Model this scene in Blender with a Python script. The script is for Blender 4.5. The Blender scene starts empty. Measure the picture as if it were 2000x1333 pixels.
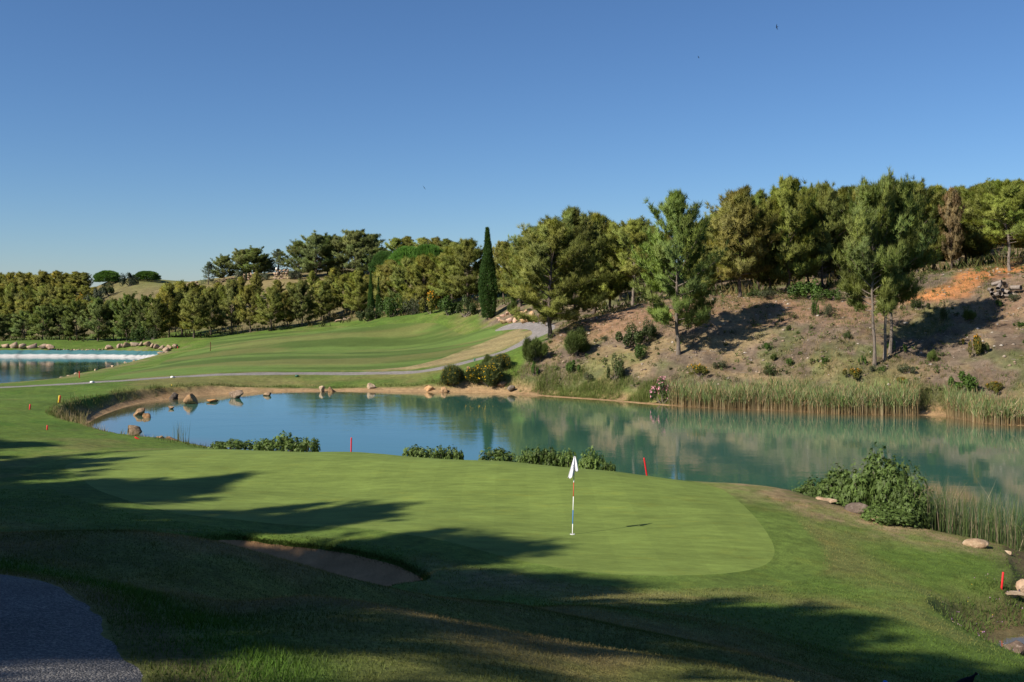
import bpy, bmesh, math, random
import numpy as np
from mathutils import Vector, Matrix

# ------------------------------------------------------------------ camera, sky, sun, exposure
SC = bpy.context.scene
COL = SC.collection
EYE = 7.8            # camera height above the pond (pond level is z = 0)
FPX = 1944.4         # focal length measured in photograph pixels (35 mm lens, 2000 px wide)
UC, VH = 1000.0, 575.0   # principal column, horizon row of the photograph

cam_d = bpy.data.cameras.new('camera')
cam_d.lens = 35.0; cam_d.sensor_width = 36.0
cam_d.shift_y = -(666.5 - VH) / 2000.0
cam_d.clip_start = 0.1; cam_d.clip_end = 9000.0
cam = bpy.data.objects.new('camera', cam_d)
cam.location = (0, 0, EYE); cam.rotation_euler = (math.radians(90), 0, 0)
COL.objects.link(cam); SC.camera = cam

SUN_EL = math.radians(38.0)
SUN_AZ = math.atan2(-0.84, -0.545)           # where the sun stands: behind the camera, to the left
world = bpy.data.worlds.new('World'); SC.world = world; world.use_nodes = True
wn = world.node_tree.nodes; wl = world.node_tree.links
bg = wn['Background']; bg.inputs['Strength'].default_value = 0.071
sky = wn.new('ShaderNodeTexSky'); sky.sky_type = 'NISHITA'; sky.sun_disc = False
sky.sun_elevation = SUN_EL; sky.sun_rotation = SUN_AZ % (2 * math.pi)
sky.altitude = 300.0; sky.air_density = 1.0; sky.dust_density = 0.1; sky.ozone_density = 10.0
wl.new(sky.outputs[0], bg.inputs[0])
sun_d = bpy.data.lights.new('sun', 'SUN'); sun_d.energy = 5.0; sun_d.angle = math.radians(0.53)
sun_d.color = (1.0, 0.92, 0.80)
sun = bpy.data.objects.new('sun', sun_d); COL.objects.link(sun)
sdir = Vector((math.sin(SUN_AZ) * math.cos(SUN_EL), math.cos(SUN_AZ) * math.cos(SUN_EL), math.sin(SUN_EL)))
sun.rotation_euler = sdir.to_track_quat('Z', 'Y').to_euler(); sun.location = sdir * 60
vs = SC.view_settings
vs.view_transform = 'Standard'; vs.look = 'None'; vs.exposure = 0.55; vs.gamma = 1.0; vs.use_curve_mapping = False
SC.cycles.use_denoising = True
SC.cycles.max_bounces = 6; SC.cycles.diffuse_bounces = 3; SC.cycles.glossy_bounces = 3
SC.cycles.transmission_bounces = 3; SC.cycles.transparent_max_bounces = 6
SC.cycles.sample_clamp_indirect = 3.0
random.seed(5); RNG = np.random.default_rng(11)

# ------------------------------------------------------------------ measuring helpers
_GO = [0.1, 24, 30, 33.2, 40, 47, 50, 55.5, 61, 75, 90, 100, 110, 121.5, 124, 131, 137, 150, 160, 177, 190, 212, 230, 260, 300, 385, 430, 700, 5000]
_GN = [0.1, 24, 28.6, 30.2, 36, 41.5, 43.6, 47.5, 51, 57.3, 65.4, 70.4, 76, 79.8, 81.5, 86.5, 93, 105, 116, 150, 160, 180, 200, 235, 285, 370, 420, 700, 5000]
_LO = [0.1, 24, 30, 40, 47, 50, 61, 75, 90, 104, 115, 131, 150, 172, 190, 200, 215, 224, 240, 250, 256, 262, 272, 290, 320, 350, 370, 385, 430, 700, 5000]
_LN = [0.1, 24, 28.6, 36, 41.5, 43.6, 51, 57.3, 65.4, 72.5, 78, 87, 122, 150, 163, 170, 183, 187, 190, 192, 195, 203, 213, 240, 275, 315, 340, 355, 420, 700, 5000]
def g_(u, D):         # survey distance -> distance once the reflections in the pond had fixed the horizon
    return float(np.interp(D, _LO, _LN)) if u < 360 else float(np.interp(D, _GO, _GN))
def PR(u, v, D):      # photograph pixel + distance -> world point
    return (D * (u - UC) / FPX, D, EYE + D * (VH - v) / FPX)
def PD(u, v, D): return PR(u, v, g_(u, D))
def PZ(u, v, z):      # photograph pixel + known height -> world point
    if z > 0 and z != LZ: z = z * 0.70
    return PR(u, v, (EYE - z) * FPX / (v - VH))
def XR(u, D): return (D * (u - UC) / FPX, D)
def XD(u, D): return XR(u, g_(u, D))
LZ = -4.0     # level of the second, lower lake

def hash2(ix, iy, seed):
    h = np.sin(ix * 127.1 + iy * 311.7 + seed * 74.7) * 43758.5453
    return h - np.floor(h)
def vnoise(x, y, seed=0):
    xi = np.floor(x); yi = np.floor(y); fx = x - xi; fy = y - yi
    fx = fx * fx * (3 - 2 * fx); fy = fy * fy * (3 - 2 * fy)
    a = hash2(xi, yi, seed); b = hash2(xi + 1, yi, seed); c = hash2(xi, yi + 1, seed); d = hash2(xi + 1, yi + 1, seed)
    return (a + (b - a) * fx) * (1 - fy) + (c + (d - c) * fx) * fy
def fbm(x, y, seed=0, o=4):
    s = 0; amp = 0.5; t = 0
    for k in range(o):
        s = s + amp * vnoise(x * 2 ** k, y * 2 ** k, seed + k * 3.1); t += amp; amp *= 0.5
    return s / t
def sstep(a, b, x):
    t = np.clip((x - a) / (b - a), 0, 1); return t * t * (3 - 2 * t)
def catmull(pts, n=6, closed=True):
    P = np.array(pts, float); m = len(P); out = []
    rng = range(m if closed else m - 1)
    for i in rng:
        if closed: p0, p1, p2, p3 = P[(i - 1) % m], P[i], P[(i + 1) % m], P[(i + 2) % m]
        else: p0, p1, p2, p3 = P[max(i - 1, 0)], P[i], P[i + 1], P[min(i + 2, m - 1)]
        for k in range(n):
            t = k / n
            out.append(0.5 * ((2 * p1) + (-p0 + p2) * t + (2 * p0 - 5 * p1 + 4 * p2 - p3) * t * t + (-p0 + 3 * p1 - 3 * p2 + p3) * t ** 3))
    if not closed: out.append(P[-1])
    return np.array(out)
def seg_dist(x, y, poly, closed=True):
    d = np.full(x.shape, 1e9); m = len(poly)
    for i in range(m if closed else m - 1):
        ax, ay = poly[i]; bx, by = poly[(i + 1) % m]; dx, dy = bx - ax, by - ay
        L = dx * dx + dy * dy + 1e-12
        t = np.clip(((x - ax) * dx + (y - ay) * dy) / L, 0, 1)
        d = np.minimum(d, (x - ax - t * dx) ** 2 + (y - ay - t * dy) ** 2)
    return np.sqrt(d)
def inside(x, y, poly):
    c = np.zeros(x.shape, bool); m = len(poly)
    for i in range(m):
        ax, ay = poly[i]; bx, by = poly[(i + 1) % m]
        if ay == by: continue
        hit = ((ay > y) != (by > y)) & (x < (bx - ax) * (y - ay) / (by - ay) + ax)
        c ^= hit
    return c
def sdf(x, y, poly):      # negative inside
    d = seg_dist(x, y, poly); return np.where(inside(x, y, poly), -d, d)

# ------------------------------------------------------------------ plan of the place (all in metres)
W0 = lambda u, v: PZ(u, v, 0.0)[:2]
POND = catmull([W0(157, 842), W0(170, 826), W0(205, 808), W0(262, 790), W0(330, 780), W0(400, 773), W0(480, 768), W0(560, 765), W0(680, 765),
    W0(800, 766), W0(900, 767), W0(985, 769), W0(1100, 777), W0(1190, 783), W0(1270, 790), W0(1400, 798), W0(1520, 802), W0(1640, 808),
    W0(1760, 811), W0(1830, 812), W0(1900, 822), W0(2000, 832), (46, 55), (60, 48), (64, 38), (56, 28), (40, 20.5), (28, 18), (20, 17.2), (13, 18.3), (10.9, 19.8),
    (10.35, 21.3), (11.0, 22.6), (12.4, 23.4), (13.6, 25.0), (14.4, 27.2), (15.0, 28.8), XD(1985, 33.2), XD(1850, 34.8), XD(1700, 36.8), XD(1540, 40.6), XD(1400, 42.2),
    XD(1200, 44.2), XD(1000, 47.0), XD(700, 51.5), XD(500, 55.5), XD(330, 61), W0(262, 874), W0(205, 860), W0(168, 852)], 5)
W1 = lambda u, v: PZ(u, v, LZ)[:2]
LAKE = catmull([W1(-120, 757), W1(0, 752), W1(95, 748), W1(135, 736), W1(200, 723), W1(262, 710), W1(300, 703), W1(312, 700), W1(270, 699), W1(200, 697.5), W1(100, 697),
    W1(0, 697), W1(-150, 697), (-170, 178), (-160, 150), (-105, 124)], 5)
GREEN = catmull([PZ(128, 911, 2.3)[:2], PZ(190, 893, 2.2)[:2], PZ(300, 882, 2.15)[:2], PZ(450, 876.5, 2.1)[:2], PZ(700, 884, 2.05)[:2], PZ(1000, 904, 1.95)[:2], PZ(1200, 922, 1.85)[:2],
    PZ(1380, 948, 1.72)[:2], PZ(1450, 985, 1.75)[:2], PZ(1495, 1035, 1.82)[:2], PZ(1512, 1075, 1.86)[:2], PZ(1460, 1105, 1.9)[:2], PZ(1320, 1124, 1.95)[:2], PZ(1170, 1120, 2.05)[:2],
    PZ(1040, 1099, 2.1)[:2], PZ(860, 1056, 2.18)[:2], PZ(700, 1032, 2.2)[:2], PZ(500, 1016, 2.22)[:2], PZ(330, 1000, 2.3)[:2], PZ(205, 965, 2.3)[:2], PZ(155, 932, 2.3)[:2]], 6)
BUNKER = catmull([PZ(440, 1061, 2.1)[:2], PZ(530, 1061, 2.1)[:2], PZ(620, 1067, 2.1)[:2], PZ(700, 1085, 2.05)[:2], PZ(775, 1107, 2.05)[:2], PZ(826, 1132, 2.1)[:2], PZ(815, 1148, 2.15)[:2],
    PZ(760, 1157, 2.2)[:2], (-3.2, 18.6), (-5.2, 18.4), (-7.2, 19.8), (-8.4, 22.4)], 6)
PATH_NEAR = catmull([(-1.72, 4.66), (-2.0, 5.1), (-2.27, 5.6), (-2.62, 6.3), (-3.22, 7.1), (-3.95, 7.75), (-5.2, 8.3), (-7.5, 8.5), (-14, 8.0), (-14, 5.2), (-9, 5.6), (-6.4, 5.2), (-5.0, 3.8), (-4.4, 2.0), (-4.0, 0.0),
    (-4.0, -4), (-4.6, -12), (-2.2, -12), (-1.4, -4), (-1.2, 1), (-1.4, 3.2)], 5)

# ------------------------------------------------------------------ height of the ground
ctrl = []
def c_d(*L): ctrl.extend(PD(*t) for t in L)
def c_z(*L): ctrl.extend(PZ(*t) for t in L)
def c_r(*L): ctrl.extend(PR(*t) for t in L)
def c_w(*L): ctrl.extend(L)
for a in range(0, 360, 30):
    for r in (0.9, 2.4): c_w((r * math.sin(math.radians(a)), r * math.cos(math.radians(a)), 6.15 - (0.05 * r if a in (0, 30, 60, 330) else 0)))
c_d((0, 1125, 7.6), (100, 1150, 7.0), (220, 1250, 5.6), (300, 1333, 4.7), (0, 1333, 4.4), (0, 1200, 6.0), (600, 1333, 4.9), (900, 1333, 5.3), (1200, 1333, 6.5),
    (300, 1150, 8.6), (450, 1200, 7.4), (450, 1110, 10), (200, 1090, 9.7), (0, 1070, 9.8),
    (600, 1165, 8), (760, 1195, 8), (900, 1230, 8), (1050, 1265, 8.2), (1200, 1295, 8.4), (1390, 1333, 8.8),
    (700, 1170, 10.8), (900, 1208, 11.2), (1100, 1240, 12), (1100, 1200, 15), (1300, 1240, 14.5), (1300, 1290, 11.5), (1500, 1333, 11.5), (1700, 1333, 13.5), (1850, 1333, 15),
    (0, 1048, 12), (150, 1043, 12), (250, 1042, 12), (350, 1048, 12), (440, 1068, 12.2), (550, 1105, 12.5), (650, 1137, 12.8), (760, 1158, 13), (880, 1170, 13.6), (1000, 1180, 14.5), (1150, 1190, 15.5),
    (1700, 1290, 16), (1900, 1325, 15.5), (1500, 1250, 15.5), (1500, 1180, 19.5), (1300, 1180, 18.5), (1700, 1180, 20.5), (1700, 1230, 18), (1850, 1180, 22), (1850, 1240, 19), (1950, 1200, 23.5), (1930, 1235, 21.2))
c_w((-1.3, 9.5, 4.15), (-0.8, 9.6, 3.98), (-0.1, 9.8, 3.80), (0.9, 10.2, 3.48), (2.2, 10.8, 3.05))
c_w((-6.2, 16, 3.3), (-8.2, 16, 3.3), (-3.7, 16, 2.7), (-2.1, 17, 2.25), (-0.9, 17.5, 2.2), (-4.5, 19, 2.05), (-6.6, 19, 2.25))
c_z((400, 876, 2.1), (700, 884, 2.05), (1000, 904, 1.95), (1200, 922, 1.85), (1380, 948, 1.72), (1495, 1035, 1.82), (1320, 1124, 1.95), (1118, 1044, 1.92), (1040, 1099, 2.1), (860, 1056, 2.18),
    (700, 1032, 2.2), (330, 1000, 2.3), (130, 912, 2.3), (700, 950, 2.02), (1000, 980, 1.95), (1300, 1000, 1.85), (400, 930, 2.15),
    (1540, 955, 1.35), (1640, 990, 1.15), (1700, 1027, 1.0), (1850, 1057, 0.75), (1980, 1078, 0.5), (1750, 1100, 1.15), (1600, 1040, 1.55), (1900, 1110, 0.9), (1957, 1152, 0.85), (1600, 1130, 1.6), (1950, 1095, 0.7),
    (1450, 945, 1.5), (1460, 1140, 1.85),
    (60, 800, 1.8), (115, 783, 1.6), (300, 770, 1.2), (90, 840, 1.75), (0, 870, 2.2), (0, 830, 2.1), (0, 790, 1.9), (200, 872, 1.65), (262, 875, 1.35), (100, 900, 2.2), (0, 930, 2.4), (0, 985, 3.0), (200, 1008, 2.85),
    (330, 1030, 2.6), (0, 1036, 3.5), (250, 1036, 3.0), (600, 1058, 2.15), (830, 1118, 2.25), (870, 1147, 2.45), (920, 1100, 2.2), (1000, 1150, 2.6), (1000, 1128, 2.3), (1150, 1150, 2.3), (1300, 1155, 2.15), (140, 860, 1.8))
for u, D in ((500, 50), (700, 47.5), (1000, 44.3), (1200, 42), (300, 54)): c_w((*XD(u, D), 0.85))
c_d((500, 753, 124), (500, 735, 129.5), (800, 745, 125), (800, 728, 131), (0, 757, 104.5), (200, 747, 115.5), (350, 738, 124), (250, 760, 106), (400, 746, 122), (100, 772, 96),
    (440, 727, 133), (700, 719, 137), (600, 690, 160), (400, 700, 155), (340, 690, 200), (350, 679, 215), (500, 665, 195), (700, 660, 185), (800, 650, 190), (700, 638, 212), (800, 627, 215), (500, 652, 222), (380, 660, 228),
    (880, 640, 186), (950, 662, 160), (900, 700, 138), (1000, 650, 157), (960, 697, 135.5), (1020, 672, 139), (1058, 655, 143), (1066, 640, 150), (1045, 636, 158), (860, 718, 132), (950, 638, 175), (840, 632, 192),
    (955, 620, 178), (1010, 618, 168), (1010, 590, 180), (1075, 662, 130), (1115, 632, 137), (1100, 752, 115), (1050, 700, 122), (1150, 680, 120), (1240, 670, 118), (1240, 600, 140), (1325, 692, 110), (1200, 730, 110),
    (1270, 772, 103.5), (1400, 740, 103), (1400, 690, 110), (1400, 640, 118), (1420, 585, 130), (1560, 605, 122), (1540, 580, 134), (1560, 690, 105), (1560, 740, 99), (1705, 680, 98), (1700, 740, 95), (1740, 672, 99), (1700, 620, 112),
    (1650, 600, 120), (1800, 590, 118), (1850, 560, 122), (1970, 530, 125), (1960, 520, 131), (1900, 620, 108), (1990, 650, 100), (1990, 720, 91), (1880, 720, 94), (1880, 775, 90), (1990, 790, 84.5), (1960, 570, 115), (2150, 600, 100),
    (850, 612, 197), (750, 618, 212), (600, 612, 250), (450, 600, 262), (560, 545, 300), (480, 550, 300), (400, 556, 308), (700, 540, 300), (860, 530, 290), (250, 560, 360), (200, 553, 380), (130, 625, 370), (0, 640, 370),
    (60, 648, 320), (0, 660, 290), (120, 664, 272), (250, 668, 262), (320, 661, 250), (0, 669, 262), (70, 665, 262), (0, 684, 250), (200, 684, 250), (320, 689, 224), (320, 553, 370), (640, 625, 232), (560, 640, 228))
c_w((*XD(1540, 150), 8.8), (*XD(1800, 150), 10), (*XD(2000, 150), 12.2), (*XD(1400, 152), 8.3), (*XD(1250, 160), 7.8), (*XD(1100, 165), 7.3), (*XD(850, 220), 6), (*XD(850, 250), 10.5), (*XD(1000, 200), 7.5), (*XD(1000, 240), 10.5),
    (*XD(1300, 220), 13), (*XD(1700, 210), 16), (*XD(2000, 200), 18), (*XD(1300, 320), 11), (*XD(1700, 320), 12), (*XD(2100, 320), 12), (*XD(900, 340), 17), (*XD(600, 380), 16), (*XD(250, 420), 12), (*XD(0, 430), 7), (*XD(-200, 420), 6),
    (*XD(560, 335), 15.0), (*XD(470, 335), 14.0))
c_r((-100, 756, 90), (0, 756, 88), (-100, 756, 105), (0, 755, 100), (0, 754, 115), (100, 751.5, 92), (100, 750, 108), (200, 736, 105), (200, 726, 140), (280, 722, 118), (280, 709, 155), (350, 640, 230), (320, 562, 400), (400, 562, 340), (200, 562, 400), (330, 560, 345))
for a in range(0, 360, 20):
    rad = math.radians(a); s, c = math.sin(rad), math.cos(rad)
    for r, z in ((700, 10), (1500, 5), (4500, 3)): c_w((r * s, r * c, z))
    if 60 <= a <= 320:
        L = 200 < a <= 320
        for r, z in ((8, 5.7), (20, 5.4 if L else 4.4), (50, 5 if L else 2), (120, 6 if L else 3), (300, 9)):
            if a in (60, 80, 100): z = {8: 4.4, 20: 1.2, 50: 0.8, 120: 9, 300: 14}[r]
            if a in (320, 300): z = {8: 5.7, 20: 4.3, 50: 2.0, 120: -2.0, 300: 3}[r]
            c_w((r * s, r * c, z))
CT = np.array(ctrl, float)
def lp(x, y):
    return np.arctan2(x, y), np.log(np.hypot(x, y) + 1e-9)
def _tps_fit():
    a, s = lp(CT[:, 0], CT[:, 1]); z = CT[:, 2]
    a = np.concatenate([a, a[np.abs(a) > 2.2] - np.sign(a[np.abs(a) > 2.2]) * 2 * np.pi]); n0 = len(z)
    idx = np.where(np.abs(lp(CT[:, 0], CT[:, 1])[0]) > 2.2)[0]
    s = np.concatenate([s, s[idx]]); z = np.concatenate([z, z[idx]])
    n = len(z)
    r2 = (a[:, None] - a[None]) ** 2 + (s[:, None] - s[None]) ** 2
    K = 0.5 * r2 * np.log(r2 + 1e-12) + np.eye(n) * 2e-4
    Pm = np.stack([np.ones(n), a, s], 1)
    A = np.zeros((n + 3, n + 3)); A[:n, :n] = K; A[:n, n:] = Pm; A[n:, :n] = Pm.T
    w = np.linalg.solve(A, np.concatenate([z, np.zeros(3)]))
    return a, s, w
TA, TS, TW = _tps_fit()
def tps(x, y):
    x = np.asarray(x, float).ravel(); y = np.asarray(y, float).ravel(); out = np.empty(len(x))
    for i in range(0, len(x), 20000):
        a, s = lp(x[i:i + 20000], y[i:i + 20000])
        r2 = (a[:, None] - TA[None]) ** 2 + (s[:, None] - TS[None]) ** 2
        out[i:i + 20000] = (0.5 * r2 * np.log(r2 + 1e-12)) @ TW[:-3] + TW[-3] + TW[-2] * a + TW[-1] * s
    return out
def height(x, y, full=False):
    x = np.asarray(x, float).ravel(); y = np.asarray(y, float).ravel()
    z = tps(x, y); r = np.hypot(x, y)
    hill = sstep(70, 86, r) * sstep(0.02, 0.10, x / np.maximum(y, 1.0))
    z = z + hill * (fbm(x * 0.22, y * 0.22, 3, 3) - 0.5) * 0.9 + (fbm(x * 0.5, y * 0.5, 9, 3) - 0.5) * 0.10 * sstep(6, 30, r) * (1 - sstep(-1, 1.5, -sdf(x, y, GREEN)))
    fb = sdf(x, y, BUNKER)
    z = z - 0.34 * sstep(0.3, -1.4, fb) - 0.20 * sstep(0.25, -0.25, fb) + 0.06 * np.exp(-(fb - 0.35) ** 2 / 0.16)
    fp = sdf(x, y, POND)
    bank = 0.02 + 0.45 * np.maximum(fp, 0) ** 1.0 + 0.55 * sstep(0.5, 1.6, fp)
    zl = np.minimum(z, bank); zl = np.where(fp < 5, np.maximum(zl, 0.03 + 0.03 * np.clip(fp, 0, 5)), zl)
    z = np.where(fp < 0, np.maximum(0.16 * fp, -2.5) + 0.02, np.where(fp < 30, zl, z))
    fl = sdf(x, y, LAKE)
    zb = LZ + 0.02 + 0.5 * np.maximum(fl, 0)
    z2 = np.maximum(np.minimum(z, zb), LZ + 0.05)
    z = np.where(fl < 0, LZ + np.maximum(0.5 * fl, -3.0) + 0.02, np.where(fl < 12, z2, z))
    if full: return z, fp, fl, fb
    return z
def hz(x, y): return float(height([x], [y])[0])

def ray_hit(u, v, d0=3.0, d1=420.0):      # where the ground lies under a photograph pixel
    D = np.exp(np.linspace(math.log(d0), math.log(d1), 600)); x = D * (u - UC) / FPX
    g = height(x, D); zr = EYE + D * (VH - v) / FPX; k = np.where(zr <= g)[0]
    if len(k) == 0: return (*XR(u, d1), float(g[-1]))
    return float(x[k[0]]), float(D[k[0]]), float(g[k[0]])
def survey(L, d0=45.0): return [ray_hit(u, v, d0)[:2] for u, v in L]
PATH_FAR = catmull(survey([(-60, 760), (0, 757), (100, 752), (200, 746), (300, 740), (400, 734), (500, 731), (620, 730), (740, 729.5), (810, 727), (870, 718), (920, 706), (960, 696), (1000, 682), (1030, 667), (1052, 655), (1062, 645), (1052, 638.5), (1035, 637), (1010, 638), (985, 640)]), 5, closed=False)
FAIRWAY = catmull(survey([(150, 746), (300, 736), (440, 728.5), (600, 725.5), (740, 722.5), (810, 715), (870, 699), (930, 673), (985, 650), (950, 643), (880, 641), (815, 632), (760, 634), (700, 640), (600, 647), (500, 653), (425, 661), (395, 680), (330, 702), (230, 732)]), 6)

# ------------------------------------------------------------------ mesh helpers
def me_from(name, V, F, attrs=None, smooth=True, colors=None):
    V = np.asarray(V, np.float32); F = np.asarray(F, np.int32); k = F.shape[1]
    me = bpy.data.meshes.new(name)
    me.vertices.add(len(V)); me.vertices.foreach_set('co', V.ravel())
    me.loops.add(F.size); me.loops.foreach_set('vertex_index', F.ravel())
    me.polygons.add(len(F)); me.polygons.foreach_set('loop_start', np.arange(0, F.size, k, dtype=np.int32))
    try: me.polygons.foreach_set('loop_total', np.full(len(F), k, np.int32))
    except Exception: pass
    me.update(calc_edges=True)
    if smooth: me.polygons.foreach_set('use_smooth', np.ones(len(F), bool))
    for an, av in (attrs or {}).items():
        at = me.attributes.new(an, 'FLOAT', 'POINT'); at.data.foreach_set('value', np.asarray(av, np.float32))
    if colors is not None:
        at = me.attributes.new('tint', 'FLOAT_COLOR', 'POINT')
        c = np.ones((len(V), 4), np.float32); c[:, :3] = colors; at.data.foreach_set('color', c.ravel())
    me.validate(); return me
def link(name, me, mat=None, parent=None, loc=None, **props):
    o = bpy.data.objects.new(name, me); COL.objects.link(o)
    if mat is not None and me is not None and len(me.materials) == 0: me.materials.append(mat)
    if parent is not None: o.parent = parent
    if loc is not None: o.location = loc
    for k, v in props.items(): o[k] = v
    return o
def split(V, T, A, phi):
    """cut a triangle mesh along phi = 0; returns V, A, inside triangles, outside triangles"""
    neg = phi[T] < 0; cnt = neg.sum(1)
    Tin = [T[cnt == 3]]; Tout = [T[cnt == 0]]
    M = T[(cnt == 1) | (cnt == 2)]
    if len(M):
        ng = phi[M] < 0; one = ng.sum(1) == 1
        lone = np.where(one[:, None], ng, ~ng).argmax(1)
        M = np.stack([M[np.arange(len(M)), (lone + k) % 3] for k in range(3)], 1)
        nA = len(V); new = {}
        def cut(i, j):
            t = phi[i] / (phi[i] - phi[j]); return V[i] + (V[j] - V[i]) * t[:, None], A[i] + (A[j] - A[i]) * t[:, None]
        lo = np.minimum(M[:, 0], M[:, 1]); hi = np.maximum(M[:, 0], M[:, 1]); lo2 = np.minimum(M[:, 0], M[:, 2]); hi2 = np.maximum(M[:, 0], M[:, 2])
        E = np.concatenate([np.stack([lo, hi], 1), np.stack([lo2, hi2], 1)]); U, inv = np.unique(E, axis=0, return_inverse=True); inv = inv.ravel()
        nv, na = cut(U[:, 0], U[:, 1]); V = np.concatenate([V, nv]); A = np.concatenate([A, na])
        p = nA + inv[:len(M)]; q = nA + inv[len(M):]
        t1 = np.stack([M[:, 0], p, q], 1); t2 = np.concatenate([np.stack([p, M[:, 1], M[:, 2]], 1), np.stack([p, M[:, 2], q], 1)])
        o2 = np.concatenate([one, one])
        Tin += [t1[one], t2[~o2]]; Tout += [t1[~one], t2[o2]]
    return V, A, np.concatenate(Tin), np.concatenate(Tout)
def compact(V, A, T):
    u, inv = np.unique(T, return_inverse=True); return V[u], A[u], inv.reshape(-1, 3)

# ------------------------------------------------------------------ materials
class NB:
    def __init__(s, name):
        s.m = bpy.data.materials.new(name); s.m.use_nodes = True; s.t = s.m.node_tree; s.t.nodes.clear()
        s.out = s.t.nodes.new('ShaderNodeOutputMaterial')
    def n(s, typ, ins=None, **pr):
        nd = s.t.nodes.new('ShaderNode' + typ)
        for k, v in pr.items(): setattr(nd, k, v)
        for k, v in (ins or {}).items(): s.set(nd.inputs[k], v)
        return nd
    def set(s, sock, v):
        if isinstance(v, bpy.types.NodeSocket): s.t.links.new(v, sock)
        elif isinstance(v, bpy.types.Node): s.t.links.new(v.outputs[0], sock)
        else: sock.default_value = v
    def math(s, op, a, b=0.0, clamp=False):
        nd = s.n('Math', operation=op, use_clamp=clamp); s.set(nd.inputs[0], a); s.set(nd.inputs[1], b); return nd.outputs[0]
    def mix(s, a, b, f, mode='MIX'):
        nd = s.n('Mix', data_type='RGBA', blend_type=mode, clamp_factor=True)
        s.set(nd.inputs[0], f); s.set(nd.inputs[6], a); s.set(nd.inputs[7], b); return nd.outputs[2]
    def noise(s, vec, scale, detail=3.0, rough=0.55, dist=0.0):
        return s.n('TexNoise', {'Vector': vec, 'Scale': scale, 'Detail': detail, 'Roughness': rough, 'Distortion': dist}).outputs[0]
    def ramp(s, f, stops):
        nd = s.n('ValToRGB'); s.set(nd.inputs[0], f); e = nd.color_ramp.elements
        while len(e) < len(stops): e.new(0.5)
        for k, (p, c) in enumerate(stops): e[k].position = p; e[k].color = (*c, 1) if len(c) == 3 else c
        return nd.outputs[0]
    def rng(s, f, a, b, lo=0.0, hi=1.0):
        nd = s.n('MapRange', {'Value': f, 'From Min': lo, 'From Max': hi, 'To Min': a, 'To Max': b}); return nd.outputs[0]
    def mul(s, col, val):      # colour x grey value
        nd = s.n('VectorMath', operation='SCALE'); s.set(nd.inputs[0], col[:3] if isinstance(col, tuple) else col); s.set(nd.inputs[3], val); return nd.outputs[0]
    def coords(s, scale=None):
        c = s.n('TexCoord').outputs['Object']
        if scale is None: return c
        return s.n('Mapping', {'Vector': c, 'Scale': scale}).outputs[0]
    def bump(s, h, strength, dist=0.1, normal=None):
        nd = s.n('Bump', {'Height': h, 'Strength': strength, 'Distance': dist})
        if normal is not None: s.set(nd.inputs['Normal'], normal)
        return nd.outputs[0]
    def bsdf(s, col, rough=0.8, normal=None, spec=0.3, **kw):
        b = s.n('BsdfPrincipled'); s.set(b.inputs['Base Color'], col); s.set(b.inputs['Roughness'], rough); s.set(b.inputs['Specular IOR Level'], spec)
        if normal is not None: s.set(b.inputs['Normal'], normal)
        for k, v in kw.items(): s.set(b.inputs[k], v)
        s.t.links.new(b.outputs[0], s.out.inputs[0]); return b

def attr(b, name, out='Color'): return b.n('Attribute', attribute_name=name).outputs[out]

def mat_turf(name, fine=1.0, bump=0.6, blotch=0.35, stripe=None):
    b = NB(name); c = b.coords(); col = attr(b, 'tint'); bm = attr(b, 'bumpy', 'Fac')
    n1 = b.noise(c, 0.35, 4); n2 = b.noise(c, 3.0, 4, 0.65); n3 = b.noise(c, 28.0, 3, 0.7); n4 = b.noise(c, 130.0, 2, 0.6)
    col = b.mul(col, b.rng(n1, 1 - blotch, 1 + blotch, 0.3, 0.7))
    col = b.mul(col, b.rng(n2, 1 - 0.3 * fine, 1 + 0.3 * fine, 0.3, 0.7))
    col = b.mul(col, b.rng(n3, 1 - 0.42 * fine, 1 + 0.42 * fine, 0.3, 0.7))
    yel = b.math('MULTIPLY', b.rng(b.noise(c, 1.1, 5, 0.7), 0.0, 1.0, 0.52, 0.72), 0.35 * fine)
    col = b.mix(col, b.mix(col, (1.55, 1.12, 0.8, 1), 1.0, 'MULTIPLY'), yel)
    h = b.math('ADD', b.math('MULTIPLY', n3, 0.6), b.math('MULTIPLY', n4, 0.4))
    h = b.math('ADD', h, b.math('MULTIPLY', n2, 1.2))
    nrm = b.bump(h, b.math('MULTIPLY', bm, bump), 0.08)
    b.bsdf(col, 0.9, nrm, 0.12); return b.m

def mat_green(name):
    b = NB(name); c = b.coords(); col = attr(b, 'tint')
    n1 = b.noise(b.coords((0.25, 0.8, 0.3)), 1.0, 4); n2 = b.noise(b.coords((1.2, 4.0, 1.2)), 1.0, 4, 0.7); n3 = b.noise(c, 60.0, 2, 0.7)
    col = b.mul(col, b.rng(n1, 0.84, 1.16, 0.3, 0.7)); col = b.mul(col, b.rng(n2, 0.80, 1.20, 0.3, 0.7)); col = b.mul(col, b.rng(n3, 0.8, 1.2, 0.3, 0.7))
    y = b.rng(b.noise(b.coords((0.8, 2.2, 1)), 1.0, 5, 0.75), 0, 0.5, 0.55, 0.75)
    col = b.mix(col, b.mix(col, (1.35, 1.06, 0.7, 1), 1.0, 'MULTIPLY'), y)
    w = b.n('TexWave', {'Vector': b.coords((0.8, 0.6, 0.0)), 'Scale': 0.19, 'Distortion': 0.6, 'Detail': 1.0}).outputs['Fac']
    col = b.mul(col, b.rng(b.math('GREATER_THAN', w, 0.5), 0.972, 1.028))
    b.bsdf(col, 0.85, b.bump(n3, 0.25, 0.02), 0.15); return b.m

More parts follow.
